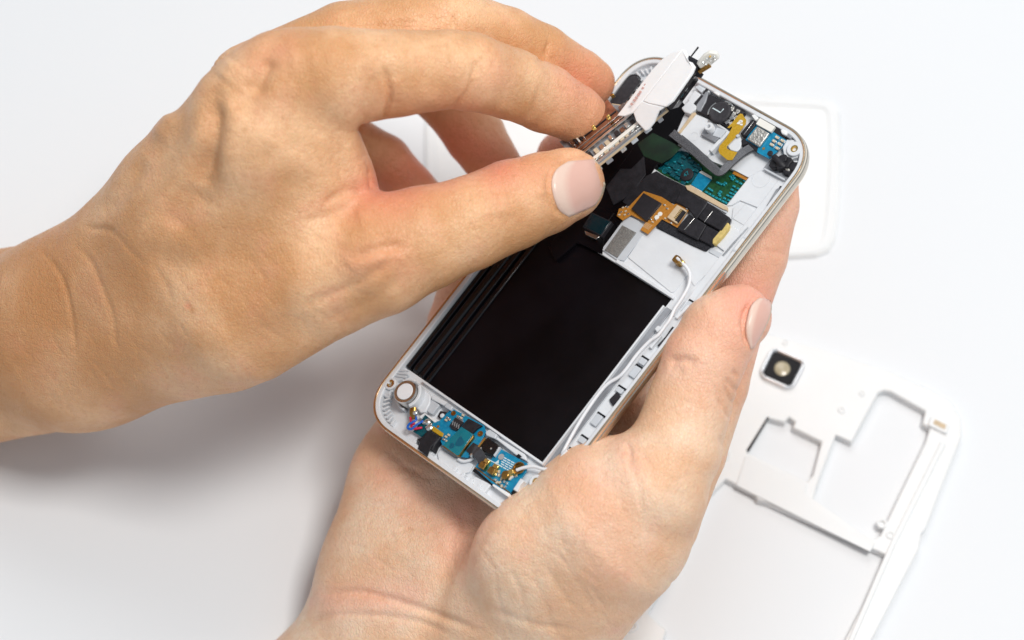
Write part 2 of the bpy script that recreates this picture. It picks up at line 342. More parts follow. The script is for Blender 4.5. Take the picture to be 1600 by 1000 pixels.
for k, (a, b) in enumerate((((1040, 690), (1150, 560)), ((1310, 380), (1440, 250)), ((1270, 345), (1390, 190)))):
    pa, pb = Q('z4', [a, b], -.8); ang = math.atan2(pb[1] - pa[1], pb[0] - pa[0]); c_ = ((pa[0] + pb[0]) / 2, (pa[1] + pb[1]) / 2)
    prism('guide_wall', box_at(c_, ang, math.dist(pa, pb), .8), -2.6, -.7, M['white'], ph, bevel=.15)
multi_prism('cable_hook', [(Q('z4', [(1085, 490), (1120, 455), (1160, 480), (1110, 525)], -.5), -2.4, -.5)], M['white'], ph, bevel=.15)
# slots with raised lips near the top of the rail
for ref, c in (('z8', (638, 880)),):
    x, y = Q(ref, [c], -.2)[0]
    s_ = prism('rim_slot', rrect(1.5, 5.4, .7, 5, x, y), -.3, -.02, M['white2'], ph, bevel=.05); prism('slot_fill', rrect(.9, 4.2, .4, 5, x, y), -.1, .04, M['house'], s_, bevel=.05)
# ---- upper right plates
def plate(name, ref, pts, z, m_='white', z0=-2.6, bevel=.18, holes=()): return prism(name, Q(ref, pts, z), z0, z, M[m_], ph, bevel=bevel, holes=holes)
plate('shield_plate', 'r2', [(500, 540), (600, 392), (660, 365), (930, 505), (1015, 545), (960, 640), (930, 640), (870, 700), (830, 640), (760, 732), (740, 735)], -2.3, 'white')
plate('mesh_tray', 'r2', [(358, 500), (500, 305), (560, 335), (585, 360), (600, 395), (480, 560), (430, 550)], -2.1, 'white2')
plate('woven_grille', 'r2', [(372, 500), (470, 362), (548, 403), (442, 542)], -1.8, 'mesh', bevel=.05)
plate('cell_plate', 'r2', [(1085, 265), (1135, 235), (1225, 290), (1130, 440), (1050, 385), (1075, 350)], -2.2, 'white')
plate('cell_plate', 'r2', [(1075, 370), (1130, 400), (1040, 500), (990, 470)], -2.1, 'white')
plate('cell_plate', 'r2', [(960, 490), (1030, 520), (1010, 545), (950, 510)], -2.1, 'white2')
plate('cell_plate', 'z8', [(690, 460), (820, 530), (700, 690), (560, 610)], -2.0, 'white')
plate('cell_plate', 'z8', [(560, 690), (640, 735), (480, 950), (390, 885)], -1.9, 'white')
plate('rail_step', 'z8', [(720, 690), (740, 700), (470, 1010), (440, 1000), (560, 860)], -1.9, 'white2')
plate('top_plate', 'z8', [(740, 170), (880, 90), (1110, 215), (1060, 290), (930, 480), (840, 500), (640, 420), (560, 470), (500, 475)], -2.1, 'white')
x, y = Q('z8', [(860, 195)], -2)[0]
for x, y, rr in ((*Q('z8', [(860, 195)], -2)[0], 2.9), (*Q('z6', [(160, 755)], -.8)[0], 1.5)):
    z_ = -2.1 if rr > 2 else -.9
    prism('moulding_ring', [(x + rr * math.cos(k * .157), y + rr * math.sin(k * .157)) for k in range(40)], z_ - .1, z_ + .08, M['white'], ph, holes=[[(x + (rr - .16) * math.cos(k * .157), y + (rr - .16) * math.sin(k * .157)) for k in range(40)]], bevel=0)
plate('rail_gasket', 'z8', [(1060, 265), (1125, 300), (1080, 320), (940, 500), (915, 480)], -1.4, 'tape')
plate('gasket_cap', 'z8', [(1020, 300), (1060, 280), (960, 440), (920, 470)], -1.2, 'dim')
plate('rail_pad', 'z8', [(1070, 355), (1095, 365), (1020, 460), (985, 440)], -1.0, 'beige')
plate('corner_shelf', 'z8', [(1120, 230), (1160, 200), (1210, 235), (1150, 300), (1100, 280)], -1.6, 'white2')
# ---- green board in the window
plate('main_board', 'z8', [(-310, 70), (-160, -140), (20, -150), (600, 96), (745, 182), (505, 490), (60, 285), (-150, 180)], -4.2, 'pcbg', -4.43, 0)
plate('board_edge', 'z8', [(585, 108), (735, 182), (705, 212), (560, 140)], -3.2, 'flex', -4.2, .05)
plate('teal_board', 'z8', [(-170, -120), (20, -130), (240, 75), (130, 240), (0, 200), (-260, 60)], -4.0, 'pcbd', -4.41, .05)
bt = plate('blue_tape', 'z8', [(215, 125), (345, 200), (245, 325), (130, 255)], -3.7, 'pcb', -4.1, .05)
tp = Q('z8', [(240, 108), (345, 172), (345, 200), (215, 128)], -3.6); prism('tape_end', tp, -4.1, -3.62, M['sticker'], ph, bevel=.05)
tp = Q('z8', [(120, 255), (245, 325), (235, 345), (110, 280)], -3.6); prism('tape_end', tp, -4.1, -3.62, M['sticker'], ph, bevel=.05)
a8 = math.atan2(*(np.array(PX(1130, 440)) - np.array(PX(1110, 430)))[::-1])
def ang_of(ref, a, b):
    p, q = Q(ref, [a, b]); return math.atan2(q[1] - p[1], q[0] - p[0])
ab = ang_of('z8', (60, 265), (500, 472))
rg2 = random.Random(11)
comp0 = None
def piece(name, c, z0, z1, w_, h_, a_, m_, bv=.06):
    global PIECES
    key = (name, round(w_, 2), round(h_, 2), round(z1 - z0, 2), m_)
    if key not in PIECES:
        o = prism(name, box_at((0, 0), 0, w_, h_), 0, z1 - z0, M[m_], ph, bevel=bv); PIECES[key] = o
    else: o = clone(PIECES[key])
    o.location = (c[0] / 1000, c[1] / 1000, z0 / 1000); o.rotation_euler = (0, 0, a_); return o
PIECES = {}
for p in [(655, 190), (690, 215), (610, 225), (650, 245), (580, 275), (625, 300), (560, 310), (600, 335), (545, 345), (580, 360), (515, 370), (550, 385), (480, 400), (525, 420), (495, 445), (465, 430), (430, 410), (395, 395), (360, 375), (325, 355), (290, 335), (345, 315), (320, 300), (440, 330), (425, 350), (430, 370), (490, 240), (470, 255), (440, 250), (410, 235), (570, 160), (545, 175), (580, 185), (560, 200)]:
    piece('chip_capacitor', Q('z8', [p], -3.8)[0], -4.2, -3.6, .95, .62, ab, 'comp')
for p in [(180, 60), (215, 80), (30, 120), (-30, 90), (90, -60), (20, 20), (-90, 120), (-60, 60), (140, 20), (60, -30), (-10, 190), (-60, 160), (10, 150), (50, 240), (-120, 40), (60, 90), (190, 110)]:
    piece('chip_inductor', Q('z8', [p], -3.6)[0], -4.0, -3.3, 1.5, 1.0, ab, 'pcbd')
for p in [(0, 105), (-20, 130), (40, 60), (230, 95), (205, 50), (120, -20), (160, 110), (-40, 20), (-100, 80), (90, 230)]:
    piece('chip_resistor', Q('z8', [p], -3.6)[0], -4.0, -3.45, .7, .45, ab + .3, 'comp')
cw = Q('z8', [(85, 150)], -3.4)[0]
lathe('round_coil', [(2.1, -4), (2.1, -3.4), (1.9, -3.3), (.01, -3.3)], M['chip'], ph, cw, 28); text('printed_mark', '47', cw, -3.27, 1.9, ab + 1.2, M['comp'], ph)
lathe('test_pad', [(1.0, -4), (1.0, -3.9), (.01, -3.9)], M['comp'], ph, Q('r1', [(710, 770)], -4)[0], 20)
lathe('test_pad', [(.8, -3.99), (.8, -3.86), (.01, -3.86)], M['pcbd'], ph, Q('r1', [(710, 770)], -4)[0], 20)
plate('gasket_strip', 'r1', [(818, 852), (850, 850), (935, 900), (1052, 968), (1052, 990), (1030, 985), (830, 876)], -1.4, 'beige', -3, .15)
plate('gasket_line', 'r1', [(945, 925), (1055, 985), (1045, 1005), (940, 945)], -1.9, 'white2', -3, .05)
# ---- black taped blocks
plate('felt_pad', 'r2', [(660, 335), (720, 330), (975, 465), (960, 480), (930, 506), (850, 470), (660, 375)], -1.7, 'felt', -2.6, .2)
plate('black_film', 'r2', [(470, 230), (600, 90), (660, 60), (700, 85), (850, 160), (780, 245), (600, 200), (520, 270)], -2.0, 'tape', -2.6, .15)
plate('taped_block', 'r2', [(765, 235), (798, 165), (822, 165), (948, 235), (925, 270), (880, 330), (835, 270), (790, 245)], -.4, 'tape', -2.6, .35)
plate('taped_block', 'r2', [(950, 240), (1068, 318), (1062, 345), (1020, 400), (922, 345), (888, 322)], -.9, 'tape', -2.6, .35)
plate('taped_block', 'r2', [(962, 278), (1068, 325), (1020, 392), (930, 345)], -.2, 'tape', -.9, .25)
plate('taped_block', 'r2', [(868, 315), (940, 360), (890, 445), (775, 385), (780, 370), (840, 300)], -.5, 'tape', -2.6, .3)
plate('taped_block', 'r2', [(940, 362), (1015, 402), (965, 475), (895, 440)], -.7, 'tape', -2.6, .3)
for a_, b_ in (((926, 345), (972, 283)), ((815, 388), (872, 322))):
    pa, pb = Q('r2', [a_, b_], -.2); prism('crease_glint', box_at(((pa[0] + pb[0]) / 2, (pa[1] + pb[1]) / 2), math.atan2(pb[1] - pa[1], pb[0] - pa[0]), math.dist(pa, pb), .28), -.6, -.1, M['steel'], ph, bevel=.1)  # steel slivers standing in for highlights on the glossy tape edges
plate('foam_strip', 'r2', [(1050, 345), (1062, 350), (1058, 380), (1030, 418), (985, 465), (970, 464), (972, 440), (1010, 395)], -.5, 'foam', -2.6, .25)
# ---- amber flex with driver chip and connector
fx = plate('amber_flex', 'r2', [(440, 310), (452, 270), (510, 255), (590, 172), (690, 205), (755, 248), (790, 235), (846, 268), (776, 376), (690, 328), (612, 412), (570, 388), (600, 345), (520, 305), (472, 335)], -1.2, 'flex', -1.5, .05)
cz = prism('driver_chip', Q('r2', [(520, 270), (588, 182), (686, 238), (604, 338)], -.3), -1.2, -.3, M['chip'], fx, bevel=.1)
cn = prism('board_connector', Q('r2', [(718, 318), (775, 248), (828, 280), (772, 352)], -.2), -1.2, -.2, M['beige'], fx, bevel=.12)
prism('connector_slot', Q('r2', [(762, 335), (805, 276), (822, 287), (780, 346)], -.15), -.6, -.12, M['chip'], cn, bevel=0)
pa, pb = np.array(Q('r2', [(765, 322)], -.1)[0]), np.array(Q('r2', [(800, 277)], -.1)[0])
for k in range(7):
    c_ = pa + (pb - pa) * k / 6; piece('connector_pin', c_, -.2, -.02, .9, .22, ang_of('r2', (718, 318), (772, 352)), 'brass', 0)
pa, pb = np.array(Q('r2', [(612, 333)], -1)[0]), np.array(Q('r2', [(684, 248)], -1)[0])
for k in range(12):
    piece('chip_lead', pa + (pb - pa) * k / 11, -1.2, -.9, .55, .22, ang_of('r2', (520, 270), (604, 338)), 'solder', 0)
for p in [(475, 265), (490, 285), (465, 290), (500, 262), (485, 305), (455, 305), (505, 300), (640, 345), (655, 330), (630, 330), (720, 270), (705, 250), (830, 272), (795, 245), (742, 350), (710, 325)]:
    piece('tiny_component', Q('r2', [p], -1.1)[0], -1.2, -.85, .7, .45, ab + (.8 if p[0] < 600 else 0), 'ceram' if p[1] % 2 else 'solder')
for p in [(662, 318), (680, 300)]:
    lathe('solder_dot', [(.75, -1.2), (.7, -1.0), (.01, -.95)], M['sticker'], ph, Q('r2', [p], -1.1)[0], 16)
for k in range(6):
    p0 = np.array((583 + k * 6, 372 + k * 3)); q0, q1 = Q('r2', [tuple(p0), (p0[0] + 22, p0[1] - 26)], -1.1)
    prism('flex_trace', box_at(((q0[0] + q1[0]) / 2, (q0[1] + q1[1]) / 2), math.atan2(q1[1] - q0[1], q1[0] - q0[0]), math.dist(q0, q1), .12), -1.2, -1.14, M['beige'], fx, bevel=0)
# ---- small dark camera at the head of the bay
sc = plate('sensor_module', 'r2', [(248, 372), (300, 290), (412, 342), (352, 425)], -.7, 'chip', -3.2, .15)
prism('sensor_glass', Q('r2', [(256, 368), (303, 297), (404, 343), (350, 416)], -.5), -.7, -.5, M['lens'], sc, bevel=.1)
plate('sensor_foot', 'r2', [(260, 392), (345, 425), (325, 440), (268, 415)], -.6, 'steel', -3.2, .1)
plate('dark_tray', 'r2', [(60, 480), (250, 230), (330, 200), (500, 300), (360, 490), (240, 440), (100, 560)], -2.5, 'black', -4.0, .1)
plate('dark_tray', 'r1', [(300, 960), (520, 660), (560, 600), (690, 700), (600, 830), (560, 900), (440, 1010)], -2.38, 'black', -4.2, .1)
plate('cavity_shadow', 'px', [(880, 360), (920, 262), (1008, 186), (1045, 155), (1058, 200), (1035, 245), (1000, 262), (990, 300), (962, 330), (947, 350), (941, 397), (905, 380), (872, 374)], -2.44, 'black', -3.2, .05)  # black plate painting in the shade beneath the lifted board
plate('ribbed_tray', 'r1', [(380, 860), (460, 760), (520, 760), (590, 690), (600, 790), (520, 900), (420, 960)], -2.0, 'tape', -2.5, .1)
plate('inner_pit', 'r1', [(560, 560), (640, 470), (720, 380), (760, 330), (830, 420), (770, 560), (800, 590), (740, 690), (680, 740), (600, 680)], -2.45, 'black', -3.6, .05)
plate('green_glow_board', 'r1', [(555, 620), (640, 560), (800, 640), (740, 700), (690, 730), (590, 690)], -2.3, 'pcbk', -2.45, .05)
# ---- grey ribbon cable bent in a V
rib = [Q('r1', [p], 0)[0] for p in [(735, 545), (790, 590), (860, 650), (930, 715), (985, 762), (1008, 778), (1030, 768), (1080, 715), (1140, 660), (1200, 622)]]
def strip(name, path, zs, width, thick, m, parent, n=6):
    P = smooth_path([(p[0], p[1], z) for p, z in zip(path, zs)], n); V = []; FF = []
    for i, p in enumerate(P):
        t = P[min(i + 1, len(P) - 1)] - P[max(i - 1, 0)]; s = np.array([-t[1], t[0], 0]); s /= np.linalg.norm(s) + 1e-9
        for a, b in ((-1, 0), (1, 0), (1, -1), (-1, -1)):
            q = p + s * a * width / 2 + np.array([0, 0, b * thick]); V.append(q / 1000)
    for i in range(len(P) - 1):
        for k in range(4): FF.append([i * 4 + k, i * 4 + (k + 1) % 4, i * 4 + 4 + (k + 1) % 4, i * 4 + 4 + k])
    FF.append([0, 1, 2, 3]); FF.append([len(V) - 1, len(V) - 2, len(V) - 3, len(V) - 4])
    return mesh_obj(name, V, FF, m, parent, bevel=.05)
rz = [-1.5, -.8, -.4, -.2, .0, .1, .0, -.2, -.5, -.8]
rbn = strip('ribbon_cable', rib, rz, 2.7, .25, M['ribbon'], ph)
for k in range(9):
    off_ = (k - 4) * .27; Pn = np.array(rib); tn = np.gradient(Pn, axis=0); sn = np.stack([-tn[:, 1], tn[:, 0]], 1); sn /= np.linalg.norm(sn, axis=1)[:, None]
    strip('ribbon_conductor', [tuple(q) for q in Pn + sn * off_], [z + .06 for z in rz], .10, .1, M['dim'], rbn, 5)
# ---- ear speaker
sp = plate('speaker_housing', 'r1', [(880, 440), (915, 350), (960, 345), (1050, 392), (1150, 442), (1120, 480), (1072, 535), (1010, 505), (900, 450)], -.6, 'chip', -2.6, .3)
prism('speaker_bracket', Q('r1', [(880, 400), (915, 330), (950, 330), (935, 385), (905, 440), (885, 438)], -.2), -2.6, -.2, M['dim'], sp, bevel=.2)
ec = Q('r1', [(1008, 438)], 1.2)[0]
cap = lathe('speaker_cap', [(3.5, -.6), (3.5, .5), (3.2, .8), (2.9, .86), (2.75, .8), (.01, .8)], M['rubber'], ph, ec, 44)
for a0, a1 in ((150, 215), (240, 300), (330, 385), (60, 110)):
    pts = [(ec[0] + rr * math.cos(R(a)), ec[1] + rr * math.sin(R(a))) for rr, seq in ((4.35, range(a0, a1 + 1, 8)), (3.75, range(a1, a0 - 1, -8))) for a in seq]
    prism('chrome_arc', pts, -.6, -.1, M['steel'], sp, bevel=.12)
multi_prism('printed_mark', [(Q('z6', [(352, 462), (362, 455), (442, 500), (434, 510)], .85), .8, .87), (Q('z6', [(434, 510), (442, 500), (468, 462), (476, 470)], .85), .8, .875)], M['print'], cap)
for p, s in (((500, 440), 1.6), ((560, 470), 1.3), ((580, 520), 1.5), ((510, 600), 1.2), ((480, 560), 1.3), ((620, 500), 1.3), ((540, 620), 1.1), ((555, 560), 1.4), ((600, 560), 1.1), ((500, 500), 1.0)):
    prism('shield_tab', blob(Q('z6', [p], -.2)[0], s * .7, 5, .35, rg2), -.6, -.1 + s * .1, M['steel' if p[0] % 20 else 'steelw'], sp, bevel=.1)
prism('speaker_slot', Q('z6', [(160, 410), (240, 320), (262, 330), (190, 425)], -.2), -2.6, -.1, M['chip'], ph, bevel=.1)
prism('speaker_slot', Q('z6', [(250, 305), (290, 250), (305, 262), (265, 320)], -.2), -2.6, -.15, M['chip'], ph, bevel=.1)
plate('bracket_block', 'z6', [(30, 460), (120, 370), (190, 440), (185, 470), (120, 520), (60, 500)], -.3, 'white', -2.6, .25)
plate('bracket_block', 'z6', [(95, 380), (170, 270), (240, 320), (160, 415)], -.5, 'white', -2.6, .25)
plate('bracket_block', 'z6', [(165, 235), (200, 220), (265, 262), (240, 300)], -.1, 'white2', -2.6, .25)
plate('bracket_block', 'z6', [(190, 205), (250, 225), (330, 280), (310, 300), (240, 270)], -.8, 'white', -2.6, .2)
plate('top_clip', 'z6', [(355, 290), (390, 280), (432, 305), (415, 330)], .1, 'house', -2.6, .25)
plate('top_clip', 'z6', [(755, 530), (790, 520), (835, 560), (800, 590)], .2, 'house', -2.6, .3)
plate('top_ridge', 'z6', [(430, 330), (450, 315), (770, 480), (755, 500)], -.6, 'white', -2.6, .2)
# ---- grey block with the screw post
plate('post_plate', 'z6', [(0, 720), (180, 520), (420, 620), (520, 690), (330, 910), (300, 960), (200, 900)], -.9, 'white', -2.6, .2)
plate('beige_edge', 'z6', [(-5, 715), (140, 512), (175, 500), (185, 520), (20, 722)], -.7, 'beige', -2.6, .12)
plate('post_base', 'z6', [(230, 740), (290, 640), (370, 620), (500, 690), (375, 815)], .2, 'dim', -.9, .25)
plate('post_base_top', 'z6', [(355, 745), (400, 660), (500, 690), (440, 770)], .35, 'white2', .2, .15)
ppc = Q('z6', [(312, 645)], 2.6)[0]
lathe('screw_post', [(1.4, -.5), (1.4, 2.2), (1.25, 2.5), (.62, 2.5), (.5, 2.1), (.5, .8), (.01, .8)], M['white'], ph, ppc, 32)
plate('post_wall', 'z6', [(318, 895), (510, 690), (540, 705), (345, 915)], -.2, 'white', -2.6, .15)
# ---- yellow flex
yf = plate('yellow_flex', 'z6', [(618, 535), (645, 515), (668, 520), (680, 545), (706, 580), (700, 625), (610, 745), (502, 858), (505, 880), (530, 895), (612, 918), (560, 1000), (510, 1000), (430, 935), (415, 900), (428, 850), (500, 770), (560, 655), (548, 648), (530, 668), (508, 662), (560, 610)], .1, 'yflex', -.15, .05)
for p in ((650, 592), (655, 600), (640, 602), (625, 618), (655, 630)): prism('flex_pad', box_at(Q('z6', [p], .2)[0], .3, .9, .6), .1, .25, M['sticker'], yf, bevel=.05)
plate('flex_pocket', 'z6', [(510, 850), (560, 760), (640, 740), (660, 820), (640, 880), (615, 915), (540, 895)], -.5, 'white', -2.6, .2)
plate('pocket_clip', 'z6', [(590, 745), (620, 725), (640, 745), (610, 765)], .3, 'white2', -2.6, .2)
pj = plate('audio_socket', 'z6', [(640, 725), (762, 575), (812, 600), (800, 640), (705, 755)], .2, 'tape', -2.6, .3)
for k in range(3): prism('socket_ridge', Q('z6', [(660 + k * 18, 722 + k * 9), (765 + k * 14, 588 + k * 8), (770 + k * 14, 592 + k * 8), (666 + k * 18, 726 + k * 9)], .4), .2, .42, M['steel' if k == 1 else 'chip'], pj, bevel=.05)
# ---- upper blue board with foil shield
ub = plate('sensor_board', 'z6', [(700, 790), (808, 625), (850, 640), (985, 705), (1122, 790), (1060, 880), (945, 988), (818, 918), (830, 868)], -.4, 'pcb', -.9, .05)
plate('board_frame', 'z6', [(650, 800), (700, 750), (712, 800), (840, 872), (818, 912), (720, 830), (660, 850)], -.5, 'tape', -2.6, .15)
prism('foil_shield', Q('z6', [(712, 778), (822, 645), (948, 720), (842, 862)], .5), -.4, .5, M['steelw'], ub, bevel=.3)
prism('white_label', Q('z6', [(806, 622), (848, 560), (1006, 650), (962, 708)], .7), -.4, .7, M['sticker'], ub, bevel=.1)
for p in [(1030, 765), (1086, 798), (998, 803), (1056, 832), (974, 840), (1030, 876)]:
    c_ = Q('z6', [p], .1)[0]; an = ang_of('z6', (850, 640), (1122, 790))
    cpx = piece('ceramic_capacitor', c_, -.4, .2, 1.1, .8, an, 'ceram'); 
    for s in (-1, 1): piece('capacitor_end', (c_[0] + s * .62 * math.cos(an), c_[1] + s * .62 * math.sin(an)), -.4, .24, .28, .84, an, 'solder')
prism('diamond_mark', box_at(Q('z6', [(887, 880)], -.3)[0], ang_of('z6', (850, 640), (1122, 790)) + .78, .8, .8), -.4, -.34, M['brass'], ub, bevel=0)
lathe('board_notch', [(.9, -.4), (.9, -.3), (.55, -.2), (.01, -.25)], M['chip'], ub, Q('z6', [(955, 930)], -.3)[0], 18)
plate('black_bracket', 'z6', [(800, 525), (840, 530), (1010, 625), (1075, 660), (1060, 700), (1100, 750), (1120, 785), (1010, 720), (1005, 650), (850, 565)], -.3, 'tape', -2.6, .15)
plate('corner_clip', 'z6', [(1060, 690), (1085, 670), (1135, 700), (1120, 740), (1075, 725)], .5, 'house', -2.6, .3)
plate('corner_clip', 'z6', [(1110, 745), (1150, 735), (1185, 755), (1160, 775)], .0, 'dim', -2.6, .2)
# ---- screw sockets
def socket(ref, p, r_o, r_i, zt):
    c_ = Q(ref, [p], zt)[0]
    o = lathe('screw_socket', [(r_o, -2.6), (r_o, zt - .2), (r_o - .2, zt), (r_i + .1, zt), (r_i, zt - .3), (r_i, zt - 1.2), (.01, zt - 1.2)], M['white'], ph, c_, 36)
    a = lathe('brass_insert', [(r_i, zt - .9), (r_i, zt - .12), (r_i * .72, zt - .12), (r_i * .6, zt - .5), (r_i * .6, zt - 1.1), (.01, zt - 1.1)], M['brass'], o, c_, 28)
socket('z2', (330, 393), 1.95, 1.25, -.1); socket('z3', (915, 615), 2.2, 1.15, -.2); socket('z6', (1205, 880), 2.4, 1.1, -.1)
plate('socket_shelf', 'z6', [(1080, 870), (1130, 780), (1230, 790), (1290, 850), (1280, 930), (1210, 980), (1100, 960)], -.9, 'white', -2.6, .3)
plate('socket_shelf', 'z2', [(240, 470), (270, 360), (340, 310), (400, 240), (520, 300), (460, 350), (360, 380), (340, 470), (320, 560), (250, 520)], -1.0, 'white2', -2.6, .4)
for k in range(3):
    pa, pb = Q('z2', [(345 + k * 28, 285 - k * 26 + 20), (500 + k * 12, 330 - k * 34)], -.5); prism('seal_rib', box_at(((pa[0] + pb[0]) / 2, (pa[1] + pb[1]) / 2), math.atan2(pb[1] - pa[1], pb[0] - pa[0]), math.dist(pa, pb) , .5), -1.0, -.55, M['white2'], ph, bevel=.15)
# ---- torn black foam at the upper right corner
fo = plate('foam_tray', 'z8', [(885, 80), (960, -10), (1260, 130), (1170, 240), (1110, 200)], -1.6, 'dim', -2.6, .15)
plate('tray_wall', 'z8', [(885, 95), (893, 78), (1110, 195), (1100, 212)], -.8, 'white2', -2.6, .1)
for p, s, mm, z in (((1000, 20), 1.9, 'tape', .2), ((1060, 40), 2.0, 'tape', .7), ((1010, 60), 1.5, 'chip', -.2), ((1130, 20), 1.9, 'tape', .3), ((1190, 60), 1.6, 'tape', -.2), ((1080, -20), 1.7, 'tape', 1.0), ((1160, 130), 1.5, 'felt', -.6), ((1215, 130), 1.3, 'felt', -.6), ((1120, 120), 1.4, 'felt', -.5), ((1180, 190), 1.2, 'felt', -.7), ((1140, 90), 1.0, 'steelw', -.4), ((1150, 210), .8, 'chip', -.6)):
    prism('foam_scrap', blob(Q('z8', [p], z)[0], s * .85, 9, .3, rg2), -1.7, z, M[mm], ph, bevel=.3)
tube('foam_curl', [(*Q('z8', [(940, -60)], 1)[0], 0.2), (*Q('z8', [(1000, -30)], 1)[0], 1.1), (*Q('z8', [(1050, 20)], 1)[0], .9), (*Q('z8', [(1090, 60)], 1)[0], 0)], [.3] * 5 + [.9] * 8 + [1.1] * 6, M['tape'], ph, flat=.6)
# ---- fins round the corners
for cx_, cy_, a0, a1, n_ in ((-1, -1, 186, 262, 10), (1, -1, 278, 330, 7), (1, 1, 10, 62, 7), (-1, 1, 100, 170, 9)):
    ccx, ccy = cx_ * (36.6 - 13), cy_ * (71.2 - 13)
    for k in range(n_):
        a = R(a0 + (a1 - a0) * k / (n_ - 1)); rr = 9.6 + rg2.uniform(-.2, .2)
        prism('locking_fin', [(ccx + q[0], ccy + q[1]) for q in box_at((math.cos(a) * rr, math.sin(a) * rr), a + .25, 2.1, .5)], -2.6, -1.0, M['white'], ph, bevel=.15)
for k in range(9):
    x = -14 + k * 3.5
    if k in (3, 4): continue
    prism('locking_fin', box_at((x, -68.6), .1, 1.2, 1.7), -2.6, -.8, M['white'], ph, bevel=.2)
for p in ((250, 650), (265, 665), (275, 690), (230, 650)):
    prism('gold_contact', box_at(Q('z3', [p], -.4)[0], .4, .8, .5), -1.2, -.45, M['brass'], ph, bevel=.1)
for p in ((440, 945), (455, 960), (475, 975)):
    prism('gold_contact', box_at(Q('z2', [p], -.4)[0], .4, .8, .5), -1.2, -.45, M['beige'], ph, bevel=.1)
# ---- antenna lead
pts = [(x, y) for x, y in un('r2', [(775, 545), (806, 575), (830, 600), (846, 640), (838, 700), (800, 770), (760, 830), (735, 885)])] + un('z4', [(1190, 470), (1120, 560), (1030, 625), (900, 762), (740, 970)]) + un('z5', [(560, 300), (330, 620), (130, 980)]) + un('z3', [(1235, 290), (1150, 400), (1080, 468), (1000, 488), (900, 462), (800, 470), (715, 498)])
zz = [.6, .6, .4, .2, .2, .1, .1, .0] + [-.1] * 5 + [-.1] * 3 + [0, 0, .2, .4, .5, .5, .4]
cab = tube('antenna_lead', [(*PX(a, b, z), z) for (a, b), z in zip(pts, zz)], .52, M['cable'], ph, seg=12)
c_ = Q('r2', [(772, 550)], .8)[0]; an = ang_of('r2', (750, 540), (806, 575))
pl = prism('lead_plug', rot(rrect(2.4, 2.3, .7, 4), an, c_), -2.0, .9, M['brassd'], ph, bevel=.2)
prism('plug_crimp', box_at((c_[0] + 1.9 * math.cos(an), c_[1] + 1.9 * math.sin(an)), an, 1.7, 1.5), -.4, 1.1, M['brass'], pl, bevel=.3)
c_ = Q('z3', [(598, 545)], .8)[0]; an = ang_of('z3', (600, 545), (700, 500))
pl2 = prism('lead_plug', blob(c_, 1.35, 10, .08, rg2), -.8, 1.1, M['brassd'], ph, bevel=.25)
prism('plug_crimp', box_at((c_[0] + 1.9 * math.cos(an), c_[1] + 1.9 * math.sin(an)), an, 1.9, 1.6), -.3, 1.3, M['brass'], pl2, bevel=.3)
lathe('wire_loop', [(1.9, .1), (1.9, .35), (1.5, .35), (1.5, .1)], M['brassd'], ph, Q('z3', [(738, 475)], .2)[0], 28)
# ---- vibration motor
mc = Q('z2', [(485, 478)], 3.2)[0]
mo = lathe('vibration_motor', [(3.7, -2.4), (3.75, 2.9), (3.55, 3.2), (2.7, 3.25), (2.6, 3.1), (.01, 3.1)], M['steel'], ph, mc, 56)
lathe('motor_cap', [(2.62, 3.05), (2.62, 3.3), (2.5, 3.4), (.01, 3.42)], M['white_pad'], mo, mc, 48)
def ringseg(c, r0, r1, a0, a1): return [(c[0] + r1 * math.cos(R(a)), c[1] + r1 * math.sin(R(a))) for a in range(a0, a1 + 1, 6)] + [(c[0] + r0 * math.cos(R(a)), c[1] + r0 * math.sin(R(a))) for a in range(a1, a0 - 1, -6)]
prism('motor_cradle', ringseg(mc, 3.85, 4.9, -38, 64), -2.6, 2.3, M['white'], ph, bevel=.25)
prism('motor_cradle', ringseg(mc, 3.85, 4.6, 86, 150), -2.6, 2.8, M['white'], ph, bevel=.25)
prism('motor_cradle', ringseg(mc, 4.0, 4.7, 236, 285), -2.6, -.2, M['white'], ph, bevel=.25)
plate('cradle_block', 'z2', [(640, 420), (690, 450), (750, 520), (745, 600), (700, 690), (640, 700), (560, 600)], -.6, 'white', -2.6, .4)
plate('bay_latch', 'z2', [(760, 530), (790, 515), (930, 590), (925, 640), (760, 560)], -.5, 'white', -2.6, .3)
plate('bay_latch', 'z2', [(900, 610), (930, 590), (985, 635), (960, 675), (895, 640)], .2, 'white2', -2.6, .25)
plate('bay_latch', 'z2', [(712, 685), (760, 560), (845, 615), (770, 715)], -.9, 'white2', -2.6, .25)
plate('bay_latch', 'z3', [(388, 105), (430, 70), (510, 125), (490, 170), (395, 135)], .1, 'white2', -2.6, .25)
plate('bay_latch', 'z3', [(480, 160), (510, 150), (800, 330), (820, 400), (720, 350)], -.8, 'white', -2.6, .3)
plate('latch_notch', 'z3', [(705, 350), (735, 325), (770, 355), (745, 362), (728, 372)], -.6, 'gloss', -1.2, 0)
plate('motor_hinge', 'z2', [(820, 740), (850, 680), (915, 690), (905, 720), (920, 740), (880, 775)], -1.5, 'chip', -2.6, .15)
lathe('locating_pin', [(.7, -2.4), (.7, -1.0), (.5, -.9), (.01, -.9)], M['white'], ph, Q('z2', [(872, 728)], -1)[0], 18)
fm_ = tube('motor_terminal', [(*Q('z2', [(575, 650)], .4)[0], .6), (*Q('z2', [(570, 700)], .2)[0], .3), (*Q('z2', [(565, 760)], 0)[0], -.6)], 1.15, M['brassd'], ph, flat=.6)
lathe('solder_dome', [(.8, .6), (.7, 1.1), (.3, 1.4), (.01, 1.45)], M['solder'], fm_, Q('z2', [(590, 700)], 1)[0], 16)
